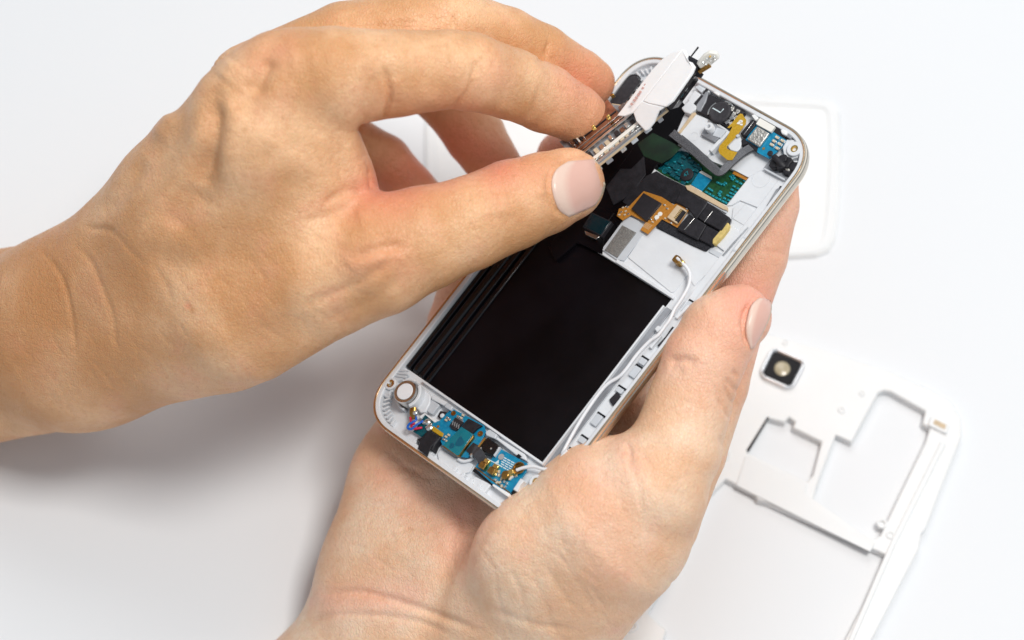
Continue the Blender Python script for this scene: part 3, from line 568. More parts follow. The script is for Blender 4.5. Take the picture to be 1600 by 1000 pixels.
def wire(name, ref, pts, m_):
    return tube(name, [(*Q(ref, [p[:2]], p[2])[0], p[2]) for p in pts], .36, M[m_], ph, seg=10)
wire('red_wire', 'z2', [(540, 750, .2), (548, 790, .6), (580, 810, .7), (550, 830, .3), (580, 865, .2), (640, 858, -.2), (660, 855, -.6)], 'red')
wire('blue_wire', 'z2', [(600, 745, .3), (600, 775, .8), (560, 800, 1.1), (522, 825, .9), (515, 860, .6), (550, 870, .7), (600, 830, .7), (640, 805, .4), (670, 785, -.4)], 'blue')
# ---- lower left small board
lb = plate('motor_board', 'z2', [(568, 895), (600, 860), (700, 712), (815, 790), (770, 870), (735, 880), (655, 950)], -1.0, 'pcbd', -1.6, .05)
for p, rr in (((715, 790), 1.1), ((735, 850), 1.2), ((680, 800), .7)):
    lathe('solder_blob', [(rr, -1.0), (rr * .9, -.6), (rr * .5, -.25), (.01, -.2)], M['solder'], lb, Q('z2', [p], -.5)[0], 18)
prism('solder_bridge', Q('z2', [(690, 850), (760, 800), (770, 815), (700, 862)], -.5), -1.0, -.4, M['solder'], lb, bevel=.2)
plate('black_foam_block', 'z2', [(600, 965), (650, 955), (735, 880), (860, 950), (800, 1030), (770, 1100), (640, 1010)], .3, 'tape', -2.6, .4)
plate('black_foam_block', 'r3', [(345, 565), (385, 508), (440, 535), (440, 565), (405, 600), (385, 655), (330, 610)], .5, 'tape', .2, .3)
plate('board_shelf', 'z2', [(630, 740), (690, 700), (800, 775), (815, 790), (790, 800), (690, 715), (650, 760)], -.5, 'house', -2.6, .15)
# ---- middle board
mb = plate('port_board', 'r3', [(410, 485), (418, 462), (452, 455), (520, 385), (612, 432), (700, 480), (712, 520), (655, 620), (610, 662), (560, 655), (545, 640), (470, 595), (455, 560), (470, 535), (430, 515)], -.8, 'pcb', -1.4, .08)
plate('amber_tab', 'r3', [(408, 492), (420, 485), (475, 525), (470, 545), (455, 540), (412, 512)], -.6, 'yflex', -1.5, .1)
lathe('via_hole', [(.45, -.8), (.45, -.72), (.01, -.72)], M['brass'], mb, Q('r3', [(444, 487)], -.7)[0], 16)
for p, rr in (((530, 413), .8), ((680, 527), .9)):
    lathe('via_hole', [(rr, -.8), (rr, -.65), (rr * .55, -.65), (rr * .55, -.75), (.01, -.75)], M['brassd'], mb, Q('r3', [p], -.7)[0], 20)
ch = prism('controller_chip', Q('r3', [(508, 480), (540, 435), (586, 462), (545, 510), (520, 500)], -.1), -.8, -.1, M['chip'], mb, bevel=.1)
pr = Q('r3', [(520, 470), (535, 448)], 0); 
for i in range(4):
    for j in range(3):
        c_ = Q('r3', [(527 + i * 11 + j * -1, 462 + i * 7 + j * 8 - 4)], 0)[0]; piece('print_dash', c_, -.1, -.075, .55, .2, ang_of('r3', (508, 480), (545, 510)) + 1.57, 'printg', 0)
prism('black_shield_tape', Q('r3', [(570, 490), (612, 440), (690, 480), (660, 498), (628, 530), (600, 512)], .3), -.8, .3, M['tape'], mb, bevel=.25)
us = prism('port_shield', Q('r3', [(470, 592), (575, 488), (640, 530), (560, 645), (548, 648)], .7), -.8, .7, M['teal'], mb, bevel=.2)
prism('shield_edge', Q('r3', [(466, 596), (474, 592), (548, 636), (625, 540), (640, 528), (640, 545), (560, 652), (545, 648)], .5), -.8, .5, M['brassd'], mb, bevel=.1)
prism('ink_stamp', blob(Q('r3', [(563, 573)], .8)[0], 1.6, 9, .35, rg2), .7, .72, M['printd'], us, bevel=0)
prism('ink_stamp', blob(Q('r3', [(520, 592)], .8)[0], .9, 9, .35, rg2), .7, .72, M['printd'], us, bevel=0)
for p in [(498, 440), (508, 448), (490, 452), (558, 432), (575, 440), (490, 545), (478, 560), (505, 535), (495, 570), (585, 425)]:
    piece('tiny_component', Q('r3', [p], -.6)[0], -.8, -.3, .9, .6, ab, 'solder' if p[0] % 5 else 'ceram')
for k in range(6): piece('chip_lead', Q('r3', [(552 + k * 6, 437 + k * 4)], -.6)[0], -.8, -.5, .55, .22, ang_of('r3', (508, 480), (540, 435)), 'solder', 0)
prism('steel_hook', Q('r3', [(665, 600), (705, 548), (712, 556), (672, 608)], .2), -1.2, .4, M['brass'], ph, bevel=.1)
plate('port_slot', 'r3', [(600, 620), (640, 575), (665, 590), (625, 640)], -.3, 'chip', -1.4, .1)
plate('black_socket', 'r3', [(678, 600), (720, 545), (790, 595), (752, 650), (700, 630)], .1, 'gloss', -2.6, .3)
prism('socket_frame', Q('r3', [(752, 648), (785, 598), (795, 604), (760, 655)], .0), -2.6, .0, M['white2'], ph, bevel=.1)
for p in ((740, 610), (683, 607), (660, 640)): lathe('solder_dot', [(.35, 0), (.3, .25), (.01, .3)], M['solder'], ph, Q('r3', [p], .2)[0], 12)
bh = strip('bridge_flex', [Q('r3', [p], .5)[0] for p in [(615, 610), (640, 615), (660, 630), (680, 655), (690, 680)]], [-.6, .3, .8, .4, -.6], 3.0, .2, M['ribbon'], ph)
lathe('solder_dot', [(.6, .3), (.5, .7), (.01, .8)], M['solder'], ph, Q('r3', [(632, 647)], .5)[0], 14)
# ---- lower right board
rb_ = plate('antenna_board', 'r3', [(648, 718), (690, 655), (740, 672), (782, 605), (942, 692), (935, 740), (845, 862), (745, 805)], -.8, 'pcb', -1.4, .08)
prism('board_rim_line', Q('r3', [(648, 718), (652, 712), (848, 855), (845, 862)], -.75), -1.3, -.72, M['brassd'], rb_, bevel=0)
for cxy in ((695, 705), (745, 735)):
    c_ = Q('r3', [cxy], .3)[0]; an = ang_of('r3', (695, 705), (745, 735))
    k_ = prism('spring_contact', box_at(c_, an, 2.3, 2.0), -.8, .9, M['brassd'], rb_, bevel=.25)
    prism('contact_leaf', box_at((c_[0] + .8 * math.sin(an) * -1 , c_[1] + 1.7), an, 2.0, 1.3), -.8, .3, M['brass'], k_, bevel=.2)
    prism('contact_edge', box_at((c_[0] + 1.2 * math.cos(an), c_[1] + 1.2 * math.sin(an)), an, .35, 2.0), -.8, 1.0, M['brass'], k_, bevel=.1)
lathe('test_dot', [(.95, -.8), (.95, -.6), (.01, -.55)], M['printg'], rb_, Q('r3', [(797, 657)], -.7)[0], 24)
an = ang_of('r3', (782, 605), (942, 692))
for r_ in range(5):
    c0 = np.array(Q('r3', [(818 - r_ * 6, 663 + r_ * 11)], -.7)[0])
    for k in range(4 if r_ < 4 else 3):
        c_ = c0 + np.array([math.cos(an), math.sin(an)]) * (k * 1.5 + (r_ % 2) * .3); piece('print_dash', c_, -.8, -.775, 1.25, .32, an, 'print', 0)
multi_prism('printed_mark', [(Q('r3', [(760, 690), (785, 672), (782, 694)], -.77), -.8, -.77), (Q('r3', [(700, 655), (785, 700), (783, 704), (698, 659)], -.77), -.8, -.772), (Q('r3', [(785, 700), (790, 702), (775, 742), (771, 740)], -.77), -.8, -.774)], M['print'], rb_)
for p in [(765, 785), (785, 760), (790, 800), (815, 795), (775, 800), (800, 780), (820, 825), (845, 780), (880, 765), (770, 755), (830, 805), (800, 820), (785, 740)]:
    piece('tiny_component', Q('r3', [p], -.6)[0], -.8, -.3, .9, .6, an + (p[0] % 3), 'solder' if p[1] % 2 else 'ceram')
prism('pale_component', box_at(Q('r3', [(850, 770)], -.3)[0], an + 1.2, 1.6, .9), -.8, -.1, M['sticker'], rb_, bevel=.1)
plate('board_pocket', 'r3', [(635, 735), (650, 716), (745, 800), (738, 812)], -1.2, 'gloss', -2.4, .1)
plate('board_clip', 'r3', [(745, 815), (752, 806), (845, 862), (835, 880)], -.3, 'house', -2.6, .2)
plate('board_clip', 'r3', [(862, 838), (905, 775), (925, 790), (905, 810), (885, 850)], -.4, 'white', -2.6, .2)
plate('board_pocket', 'r3', [(850, 855), (880, 808), (895, 812), (862, 862)], -1.0, 'gloss', -2.4, .1)
plate('lower_step', 'r3', [(440, 640), (460, 610), (540, 660), (600, 672), (640, 700), (620, 740), (560, 760), (450, 690)], -1.9, 'white', -2.6, .2)
plate('lower_step', 'r3', [(610, 810), (650, 765), (740, 810), (700, 860)], -1.4, 'white', -2.6, .2)
tube('edge_bead', [(*Q('r3', [p], -1)[0], -1.3) for p in [(555, 668), (580, 680), (615, 675), (640, 660)]], .5, M['white'], ph)
# ---- loudspeaker at the upper left corner of the chassis
ls = plate('loudspeaker', 'z7', [(590, 690), (820, 385), (960, 440), (760, 700), (700, 790), (640, 740)], .4, 'gloss', -2.6, .6)
lc = Q('z7', [(770, 560)], .9)[0]; la = ang_of('z7', (680, 690), (850, 460))
prism('speaker_cone', rot(rrect(12.5, 4.2, 2.0, 8), la, lc), .4, .8, M['rubber'], ls, bevel=.3)
prism('cone_ring', rot(rrect(13.6, 5.2, 2.5, 8), la, lc), .4, .85, M['chip'], ls, bevel=.2, holes=[rot(rrect(12.7, 4.4, 2.1, 8), la, lc)])
for k in range(5):
    c_ = (lc[0] + (k - 2) * 2.6 * math.cos(la) + 3.0 * math.sin(la), lc[1] + (k - 2) * 2.6 * math.sin(la) - 3.0 * math.cos(la)); piece('shield_tab', c_, .4, .9, 1.7, .5, la, 'steel')
# ================================================================ the main circuit board being lifted out, seen along its edge
def axes(o, a, b):                            # frame at o with x toward a and y toward b (camera mm)
    x = a - o; L1 = np.linalg.norm(x); x = x / L1; y = b - o; y = y - x * (y @ x); L2 = np.linalg.norm(y); y = y / L2
    return x, y, np.cross(x, y), L1, L2
B0 = cp(922, 270, 847); B1 = cp(1044, 172, 846); B2 = cp(878, 220, 864)
bx, by, bz, BL, BW = axes(B0, B1, B2)
if bz[2] < 0: bz = -bz
Rm = CAMM.to_3x3() @ Matrix(np.stack([bx, by, np.cross(bx, by)], 1).tolist())
bd = bpy.data.objects.new('circuit_board', None); COL.objects.link(bd); bd.empty_display_size = .01
bd.matrix_world = Matrix.LocRotScale(to_world(B0), Rm.to_quaternion(), None)
tag(bd, 'lifted main circuit board with copper shields and white taped module, pinched by the fingers', 'circuit board')
sgn = 1 if np.cross(bx, by)[2] > 0 else -1
bpy.context.view_layer.update()
def quadslab(name, corners, thick, m_, parent, bevel=.2):        # corners: (px, py, depth) top face, thickness away from the camera along the face normal
    P = [cp(*c) for c in corners]; n = np.cross(P[1] - P[0], P[2] - P[0]); n /= np.linalg.norm(n)
    if n[2] < 0: n = -n
    inv = parent.matrix_world.inverted() if parent else Matrix()
    V = [inv @ to_world(p) for p in P] + [inv @ to_world(p - n * thick) for p in P]; k = len(P)
    FF = [list(range(k)), [k + i for i in reversed(range(k))]] + [[i, (i + 1) % k, k + (i + 1) % k, k + i] for i in range(k)]
    return mesh_obj(name, V, FF, M[m_], parent, bevel=bevel)
def bp(name, pts, z0, z1, m_, bevel=.1, parent=None):
    a, b = (z0 * sgn, z1 * sgn); return prism(name, pts, min(a, b), max(a, b), M[m_], parent or bd, bevel=bevel)
def bxx(x0, x1, y0, y1): return [(x0, y0), (x1, y0), (x1, y1), (x0, y1)]
bpoly = [(-1, 0), (BL, 0), (BL, 5), (BL * .74, BW * .62), (BL * .6, BW), (-1, BW)]
bp('board_base', bpoly, -.5, .3, 'beige', .05)
bp('board_base', [(a * .98, b * .99 + .05) for a, b in bpoly], .3, .42, 'dim', .03)
rb = random.Random(5)
bp('shield_can', bxx(1.0, BL * .62, 9.4, BW - .3), .42, 1.6, 'copper', .3)
bp('shield_can', bxx(BL * .64, BL * .72, 10, BW * .7), .42, 1.5, 'copper', .3)
for k in range(2): bp('shield_seam', bxx(1.5, BL * .6, 11 + k * 2.6, 11.35 + k * 2.6), 1.6, 1.85, ['steel', 'chip', 'steel', 'sticker'][k], .05)
for k in range(5): bp('shield_rib', bxx(1.5 + k * .9, 2.0 + k * .9, BW * .6, BW - .4), 1.6, 2.2, ['steel', 'chip', 'sticker', 'chip', 'steel'][k], .1)
bp('shield_fence', bxx(0, BL * .95, 7.6, 8.8), .42, 1.6, 'steel', .15)
bp('shield_fence', bxx(.2, BL * .86, 2.2, 3.6), .42, 1.3, 'sticker', .15)
bp('shield_fence', bxx(1, BL * .8, .4, .9), .42, 1.2, 'steel', .1)
for k in range(15):
    x = 1.0 + k * (BL - 2) / 14
    bp('board_component', bxx(x, x + rb.uniform(.9, 1.5), 1.1, 2.0), .42, rb.uniform(.9, 1.6), rb.choice(['solder', 'ceram', 'sticker', 'solder', 'chip']), .15)
    bp('board_component', bxx(x, x + rb.uniform(.7, 1.6), 4.2, 6.6), .42, rb.uniform(.8, 1.6), rb.choice(['solder', 'ceram', 'copper', 'chip', 'steel']), .15)
for x in (2, 5.5, 11, 15, 20, 25):
    bp('underside_component', bxx(x, x + rb.uniform(1.5, 2.8), .3, 2.2), -2.2, -.5, rb.choice(['dim', 'white2', 'solder']), .2)
for x, y, d in ((928, 200, 851), (951, 184, 853)):
    quadslab('brass_pin', [(x - 4, y + 2, d), (x, y + 5, d), (x + 5, y + 1, d), (x + 1, y - 4, d)], 1.4, 'brass', bd, .3)
    quadslab('brass_pin', [(x - 5, y - 2, d - 1), (x - 2, y + 1, d - 1), (x + 3, y - 3, d - 1), (x, y - 6, d - 1)], .8, 'brass', bd, .3)
for k in range(9):
    bp('board_component', bxx(1 + k * 2.3, 2.2 + k * 2.3, BW - .2, BW + .6), .42, rb.uniform(.9, 1.8), rb.choice(['steel', 'solder', 'brassd', 'chip']), .12)
# the module under white tape, standing above the board
bpy.context.view_layer.update()
quadslab('taped_module', [(1004, 158, 845), (1014, 162, 843), (1039, 167, 838), (1050, 158, 837), (1080, 115, 836), (1084, 105, 836), (1075, 93, 837.5), (1067, 77, 840)], 1.2, 'cloth', bd, .3)
quadslab('tape_fold', [(1004, 158, 845), (989, 176, 846.5), (994, 190, 846), (1008, 205, 843.5), (1014, 202, 843), (1022, 192, 842), (1030, 173, 840), (1039, 167, 838.4), (1014, 162, 843)], .7, 'cloth', bd, .3)
quadslab('tape_fold', [(963, 181, 851), (976, 182, 849), (989, 176, 847), (1004, 158, 845.4), (1067, 77, 840.5), (1050, 82, 843), (1034, 92, 845), (1018, 110, 847)], .7, 'cloth', bd, .3)
for t in (.0, .12, .2, .3, .38, .5, .6, .7):
    x, y = 984 + 36 * t, 163 - 50 * t
    quadslab('printed_mark', [(x, y, 847), (x + 3, y + 2, 846.8), (x + 5, y - .5, 846.6), (x + 2, y - 2.5, 846.8)], .5, 'print2', bd, 0)
quadslab('module_side', [(1042, 168, 843), (1050, 172, 845), (1084, 124, 845), (1087, 108, 843), (1079, 114, 842)], 1.0, 'tape', bd, .15)
quadslab('module_side', [(1046, 172, 845), (1060, 168, 853), (1092, 125, 851), (1086, 110, 845)], 1.0, 'gloss', bd, .15)
for k in range(5):
    t = k / 4; x = 1054 + 26 * t; y = 160 - 38 * t
    quadslab('module_part', [(x, y, 845), (x + 4, y + 2, 845), (x + 8, y - 4, 845), (x + 4, y - 6, 845)], .8, ['steel', 'pcbd', 'solder', 'chip', 'steel'][k], bd, .15)
quadslab('module_end', [(1075, 90, 837), (1090, 98, 838), (1097, 108, 840), (1092, 114, 841), (1084, 116, 840), (1078, 104, 837)], 1.0, 'felt', bd, .15)
quadslab('metal_tongue', [(1078, 89, 838), (1080, 90, 838), (1092, 75, 836), (1090, 73, 836)], .4, 'chip', bd, .05)
quadslab('connector_head', [(1088, 100, 838), (1094, 108, 839), (1106, 106, 838), (1124, 92, 836), (1120, 84, 835), (1108, 82, 835), (1098, 88, 836)], 1.4, 'sticker', bd, .3)
for x, y in ((1098, 97), (1104, 92), (1103, 100), (1110, 95), (1109, 88), (1116, 88), (1117, 93)):
    quadslab('head_contact', [(x - 2, y + 1, 834.5), (x + 1, y + 2.5, 834.5), (x + 3, y, 834.5), (x, y - 2, 834.5)], .7, rb.choice(['brass', 'solder', 'brass', 'steel']), bd, .12)
quadslab('head_edge', [(1090, 112, 839), (1094, 116, 840), (1112, 105, 838), (1108, 101, 837)], .8, 'brassd', bd, .1)
quadslab('module_foot', [(1084, 118, 842), (1096, 122, 842), (1100, 116, 842), (1092, 110, 841)], 1.5, 'tape', bd, .2)
# ================================================================ hands: one continuous skin each, grown from tapered bones
def seg_eval(V, org, h, a, b, ra, rb, zs, k):
    mg = max(ra, rb) + k + 2.0
    lo = np.minimum(a, b) - mg; hi = np.maximum(a, b) + mg
    i0 = np.maximum(np.floor((lo - org) / h).astype(int), 0); i1 = np.minimum(np.ceil((hi - org) / h).astype(int) + 1, V.shape)
    if np.any(i1 <= i0): return None
    xs = [(org[d] + h * np.arange(i0[d], i1[d])).astype(np.float32) for d in range(3)]
    x = xs[0][:, None, None] - a[0]; y = xs[1][None, :, None] - a[1]; z = (xs[2][None, None, :] - a[2]) / zs
    ab = (b - a).astype(np.float32).copy(); ab[2] /= zs
    L = float(ab @ ab) + 1e-6
    t = np.clip((x * ab[0] + y * ab[1] + z * ab[2]) / L, 0, 1)
    d = np.sqrt((x - t * ab[0]) ** 2 + (y - t * ab[1]) ** 2 + (z - t * ab[2]) ** 2) - (ra + (rb - ra) * t)
    return (slice(i0[0], i1[0]), slice(i0[1], i1[1]), slice(i0[2], i1[2])), d * (zs ** .5)
def smin(a, b, k):
    hh = np.clip(.5 + .5 * (b - a) / k, 0, 1)
    return b + (a - b) * hh - k * hh * (1 - hh)
def surface_nets(V, org, h):
    ins = V < 0
    def cr(A): return A[:-1, :-1, :-1], A[1:, :-1, :-1], A[:-1, 1:, :-1], A[1:, 1:, :-1], A[:-1, :-1, 1:], A[1:, :-1, 1:], A[:-1, 1:, 1:], A[1:, 1:, 1:]
    c = cr(ins); anyv = c[0].copy(); allv = c[0].copy()
    for q in c[1:]: anyv |= q; allv &= q
    act = np.argwhere(anyv & ~allv)
    idx = -np.ones(anyv.shape, np.int32); idx[act[:, 0], act[:, 1], act[:, 2]] = np.arange(len(act))
    off = np.array([(0, 0, 0), (1, 0, 0), (0, 1, 0), (1, 1, 0), (0, 0, 1), (1, 0, 1), (0, 1, 1), (1, 1, 1)])
    val = np.stack([V[act[:, 0] + o[0], act[:, 1] + o[1], act[:, 2] + o[2]] for o in off], 1)
    acc = np.zeros((len(act), 3)); cnt = np.zeros(len(act))
    for i, j in ((0, 1), (2, 3), (4, 5), (6, 7), (0, 2), (1, 3), (4, 6), (5, 7), (0, 4), (1, 5), (2, 6), (3, 7)):
        a, b = val[:, i], val[:, j]; m = (a < 0) != (b < 0)
        t = np.where(m, a / np.where(m, a - b, 1), 0)
        acc += np.where(m[:, None], off[i] + (off[j] - off[i]) * t[:, None], 0); cnt += m
    P = org + h * (act + acc / cnt[:, None])
    quads = []
    for ax in range(3):
        s0 = [slice(None)] * 3; s1 = [slice(None)] * 3; s0[ax] = slice(0, -1); s1[ax] = slice(1, None)
        A = ins[tuple(s0)]; B = ins[tuple(s1)]
        e = np.argwhere(A != B); u, v = [d for d in range(3) if d != ax]
        ok = (e[:, u] > 0) & (e[:, v] > 0) & (e[:, u] < V.shape[u] - 1) & (e[:, v] < V.shape[v] - 1); e = e[ok]
        q = []
        for du, dv in ((1, 1), (0, 1), (0, 0), (1, 0)):
            f = e.copy(); f[:, u] -= du; f[:, v] -= dv; q.append(idx[f[:, 0], f[:, 1], f[:, 2]])
        q = np.stack(q, 1); fl = A[e[:, 0], e[:, 1], e[:, 2]]
        if ax == 1: fl = ~fl
        q[~fl] = q[~fl][:, ::-1]; quads.append(q)
    return P, np.concatenate(quads)
def grow(groups, kb, h=0.8):
    """groups: list of (k, [chains]); a chain is a list of (px, py, depth, r_px[, zs])"""
    allp = []
    for k, chains in groups:
        for ch in chains:
            for q in ch:
                p = cp(*q[:3]); r = q[3] * q[2] / F; allp += [p - r, p + r]
    allp = np.array(allp); org = allp.min(0) - 3; n = np.ceil((allp.max(0) + 3 - org) / h).astype(int)
    total = np.full(n, 60, np.float32)
    for k, chains in groups:
        G = np.full(n, 60, np.float32)
        for ch in chains:
            ch = [(*q, 1.0) if len(q) == 4 else q for q in ch]
            if len(ch) == 1: ch = ch * 2
            Cn = np.full(n, 60, np.float32)          # a chain keeps its own thickness at the joints
            for q0, q1 in zip(ch[:-1], ch[1:]):
                r = seg_eval(G, org, h, cp(*q0[:3]), cp(*q1[:3]), q0[3] * q0[2] / F, q1[3] * q1[2] / F, (q0[4] + q1[4]) / 2, k)
                if r is None: continue
                Cn[r[0]] = smin(Cn[r[0]], r[1], 1.2)
            G = smin(G, Cn, k)
        total = smin(total, G, kb)
    return surface_nets(total, org, h)
def normals(P, Qd):
    d1 = P[Qd[:, 2]] - P[Qd[:, 0]]; d2 = P[Qd[:, 3]] - P[Qd[:, 1]]; n = np.cross(d1, d2)
    N = np.zeros_like(P)
    for i in range(4): 
        for d in range(3): N[:, d] += np.bincount(Qd[:, i], n[:, d], len(P))
    return N / (np.linalg.norm(N, axis=1)[:, None] + 1e-9)
def relax(P, Qd, it=2, lam=.5):
    for _ in range(it):
        S = np.zeros_like(P); C = np.zeros(len(P))
        for i in range(4):
            a = Qd[:, i]; b = Qd[:, (i + 1) % 4]
            for d in range(3): S[:, d] += np.bincount(a, P[b, d], len(P)) + np.bincount(b, P[a, d], len(P))
            C += np.bincount(a, minlength=len(P)) + np.bincount(b, minlength=len(P))
        P = P + lam * (S / np.maximum(C, 1)[:, None] - P)
    return P
def project(P): return 800 + F * P[:, 0] / -P[:, 2], 500 - F * P[:, 1] / -P[:, 2]
def front_mask(P, N, tol=4.0):
    px, py = project(P); gi = np.clip(((px + 700) / 8).astype(int), 0, 399); gj = np.clip(((py + 300) / 8).astype(int), 0, 299)
    key = gi * 300 + gj; zb = np.full(400 * 300, -1e9); np.maximum.at(zb, key, P[:, 2])
    g = zb.reshape(400, 300).copy()
    return (P[:, 2] > zb[key] - tol - 3 * (1 - np.clip(N[:, 2], 0, 1)) * 3) & (N[:, 2] > -.05)
def poly_dist(px, py, line):
    d = np.full(len(px), 1e9); tt = np.zeros(len(px)); L = [0]
    for a, b in zip(line[:-1], line[1:]): L.append(L[-1] + math.hypot(b[0] - a[0], b[1] - a[1]))
    for i, (a, b) in enumerate(zip(line[:-1], line[1:])):
        ux, uy = b[0] - a[0], b[1] - a[1]; l2 = ux * ux + uy * uy + 1e-9
        t = np.clip(((px - a[0]) * ux + (py - a[1]) * uy) / l2, 0, 1)
        dd = np.hypot(px - a[0] - t * ux, py - a[1] - t * uy); m = dd < d
        d[m] = dd[m]; tt[m] = ((L[i] + t * math.sqrt(l2)) / L[-1])[m]
    return d, tt
def sculpt(P, Qd, strokes):
    N = normals(P, Qd); fm = front_mask(P, N); px, py = project(P)
    D = np.zeros(len(P))
    for line, width, amt in strokes:                 # width in photo px, amount in mm (+ out, - in)
        line = [tuple(p) for p in smooth_path(line, 5)] if len(line) > 2 else line
        x0 = min(p[0] for p in line) - 3 * width; x1 = max(p[0] for p in line) + 3 * width
        y0 = min(p[1] for p in line) - 3 * width; y1 = max(p[1] for p in line) + 3 * width
        m = np.where(fm & (px > x0) & (px < x1) & (py > y0) & (py < y1))[0]
        if not len(m): continue
        d, t = poly_dist(px[m], py[m], line)
        env = np.clip(np.minimum(t, 1 - t) * 5, 0, 1) if len(line) > 2 or math.dist(line[0], line[-1]) > width else 1.0
        D[m] += amt * np.exp(-(d / width) ** 2) * (0.35 + .65 * env if width > 12 else env)
    return P + N * D[:, None], N
def skin_material(name, base, pale, pinkc, seed):
    m = bpy.data.materials.new(name); m.use_nodes = True; nt = m.node_tree; b = nt.nodes['Principled BSDF']; L = nt.links.new
    tc = nt.nodes.new('ShaderNodeTexCoord')
    def nz(scale, det, rough=.5, dist=0):
        n = nt.nodes.new('ShaderNodeTexNoise'); n.inputs['Scale'].default_value = scale; n.inputs['Detail'].default_value = det
        n.inputs['Roughness'].default_value = rough; n.inputs['Distortion'].default_value = dist; L(tc.outputs['Object'], n.inputs['Vector']); return n
    def rng(src, a, c, lo=0., hi=1.):
        r = nt.nodes.new('ShaderNodeMapRange'); r.interpolation_type = 'SMOOTHSTEP'
        for i, v in enumerate((a, c, lo, hi)): r.inputs[i + 1].default_value = v
        L(src, r.inputs[0]); return r.outputs[0]
    def mix(fac, A, B):
        x = nt.nodes.new('ShaderNodeMix'); x.data_type = 'RGBA'; L(fac, x.inputs[0])
        for s, v in ((6, A), (7, B)):
            if isinstance(v, tuple): x.inputs[s].default_value = (*v, 1)
            else: L(v, x.inputs[s])
        return x.outputs[2]
    c = mix(rng(nz(38 + seed, 3).outputs['Fac'], .35, .68), base, pale)
    c = mix(rng(nz(70 + seed, 5, .6).outputs['Fac'], .50, .78, 0, .55), c, pinkc)
    at = nt.nodes.new('ShaderNodeAttribute'); at.attribute_name = 'blush_shade'  # skin redness, plus shade painted on the fingers behind
    c = mix(at.outputs['Fac'], c, tuple(v for v in (pinkc[0] * .97, pinkc[1] * .80, pinkc[2] * .78)))
    at2 = nt.nodes.new('ShaderNodeAttribute'); at2.attribute_name = 'tan'  # tanned skin, plus shade painted into the hollows
    c = mix(at2.outputs['Fac'], c, (base[0] * .80, base[1] * .66, base[2] * .50))
    c = mix(rng(nz(560, 6, .6).outputs['Fac'], .42, .72, 0, .26), c, (base[0] * .86, base[1] * .70, base[2] * .58))
    c = mix(rng(nz(900, 2).outputs['Fac'], .60, .78, 0, .3), c, (base[0] * .7, base[1] * .5, base[2] * .42))
    L(c, b.inputs['Base Color'])
    b.inputs['Subsurface Weight'].default_value = .25; b.inputs['Subsurface Radius'].default_value = (1.0, .38, .2); b.inputs['Subsurface Scale'].default_value = .0026
    L(rng(nz(300, 3).outputs['Fac'], .3, .7, .34, .50), b.inputs['Roughness']); b.inputs['Specular IOR Level'].default_value = .42
    v = nt.nodes.new('ShaderNodeTexVoronoi'); v.feature = 'DISTANCE_TO_EDGE'; v.inputs['Scale'].default_value = 1150
    mp = nt.nodes.new('ShaderNodeMapping'); mp.inputs['Scale'].default_value = (1, .62, 1); mp.inputs['Rotation'].default_value = (0, .3, .6)
    wn = nz(350, 2); av = nt.nodes.new('ShaderNodeVectorMath'); av.operation = 'MULTIPLY_ADD'; av.inputs[1].default_value = (.0009,) * 3
    L(wn.outputs['Color'], av.inputs[0]); L(tc.outputs['Object'], av.inputs[2]); L(av.outputs[0], mp.inputs['Vector']); L(mp.outputs[0], v.inputs['Vector'])
    b1 = nt.nodes.new('ShaderNodeBump'); b1.inputs['Strength'].default_value = .6; b1.inputs['Distance'].default_value = .00016; L(rng(v.outputs['Distance'], 0, .18), b1.inputs['Height'])
    b2 = nt.nodes.new('ShaderNodeBump'); b2.inputs['Strength'].default_value = .5; b2.inputs['Distance'].default_value = .0008; L(nz(300, 7, .62, .8).outputs['Fac'], b2.inputs['Height']); L(b1.outputs[0], b2.inputs['Normal'])
    L(b2.outputs[0], b.inputs['Normal'])
    return m
def hand(name, groups, kb, strokes, blush_shade, tan, m, label, h=0.65):
    P, Qd = grow(groups, kb, h)
    P = relax(P, Qd, 3)
    P, N = sculpt(P, Qd, strokes)
    P = relax(P, Qd, 1, .25)
    px, py = project(P); N = normals(P, Qd); fm = front_mask(P, N, 12)
    A = np.array(CAMM.to_3x3()); Wd = (P / 1000) @ A.T + np.array(CAMM.translation)
    c = Wd.mean(0)
    me = bpy.data.meshes.new(name); me.vertices.add(len(P)); me.vertices.foreach_set('co', (Wd - c).astype(np.float32).ravel())
    me.loops.add(Qd.size); me.loops.foreach_set('vertex_index', Qd.astype(np.int32).ravel())
    me.polygons.add(len(Qd)); me.polygons.foreach_set('loop_start', np.arange(0, Qd.size, 4, dtype=np.int32))
    me.update(calc_edges=True); me.validate(); me.shade_smooth(); me.materials.append(m)
    for nm, lst in (('blush_shade', blush_shade), ('tan', tan)):
        v = np.zeros(len(P))
        for line, wd, a in lst:
            line = line if len(line) > 1 else line * 2
            d, _ = poly_dist(px, py, line); v += a * np.exp(-(d / wd) ** 2)
        at = me.attributes.new(nm, 'FLOAT', 'POINT'); at.data.foreach_set('value', np.clip(v, 0, 1).astype(np.float32))
    o = bpy.data.objects.new(name, me); COL.objects.link(o); o.location = c
    tag(o, label, 'hand')
    bvh = BVHTree.FromPolygons([Vector(v) for v in P.tolist()], Qd.tolist())
    return o, bvh
def cast(bvh, px, py):
    d = Vector(((px - 800) / F, -(py - 500) / F, -1)).normalized()
    r = bvh.ray_cast(Vector((0, 0, 0)), d, 2000)
    return (r[0], r[1]) if r[0] else (None, None)
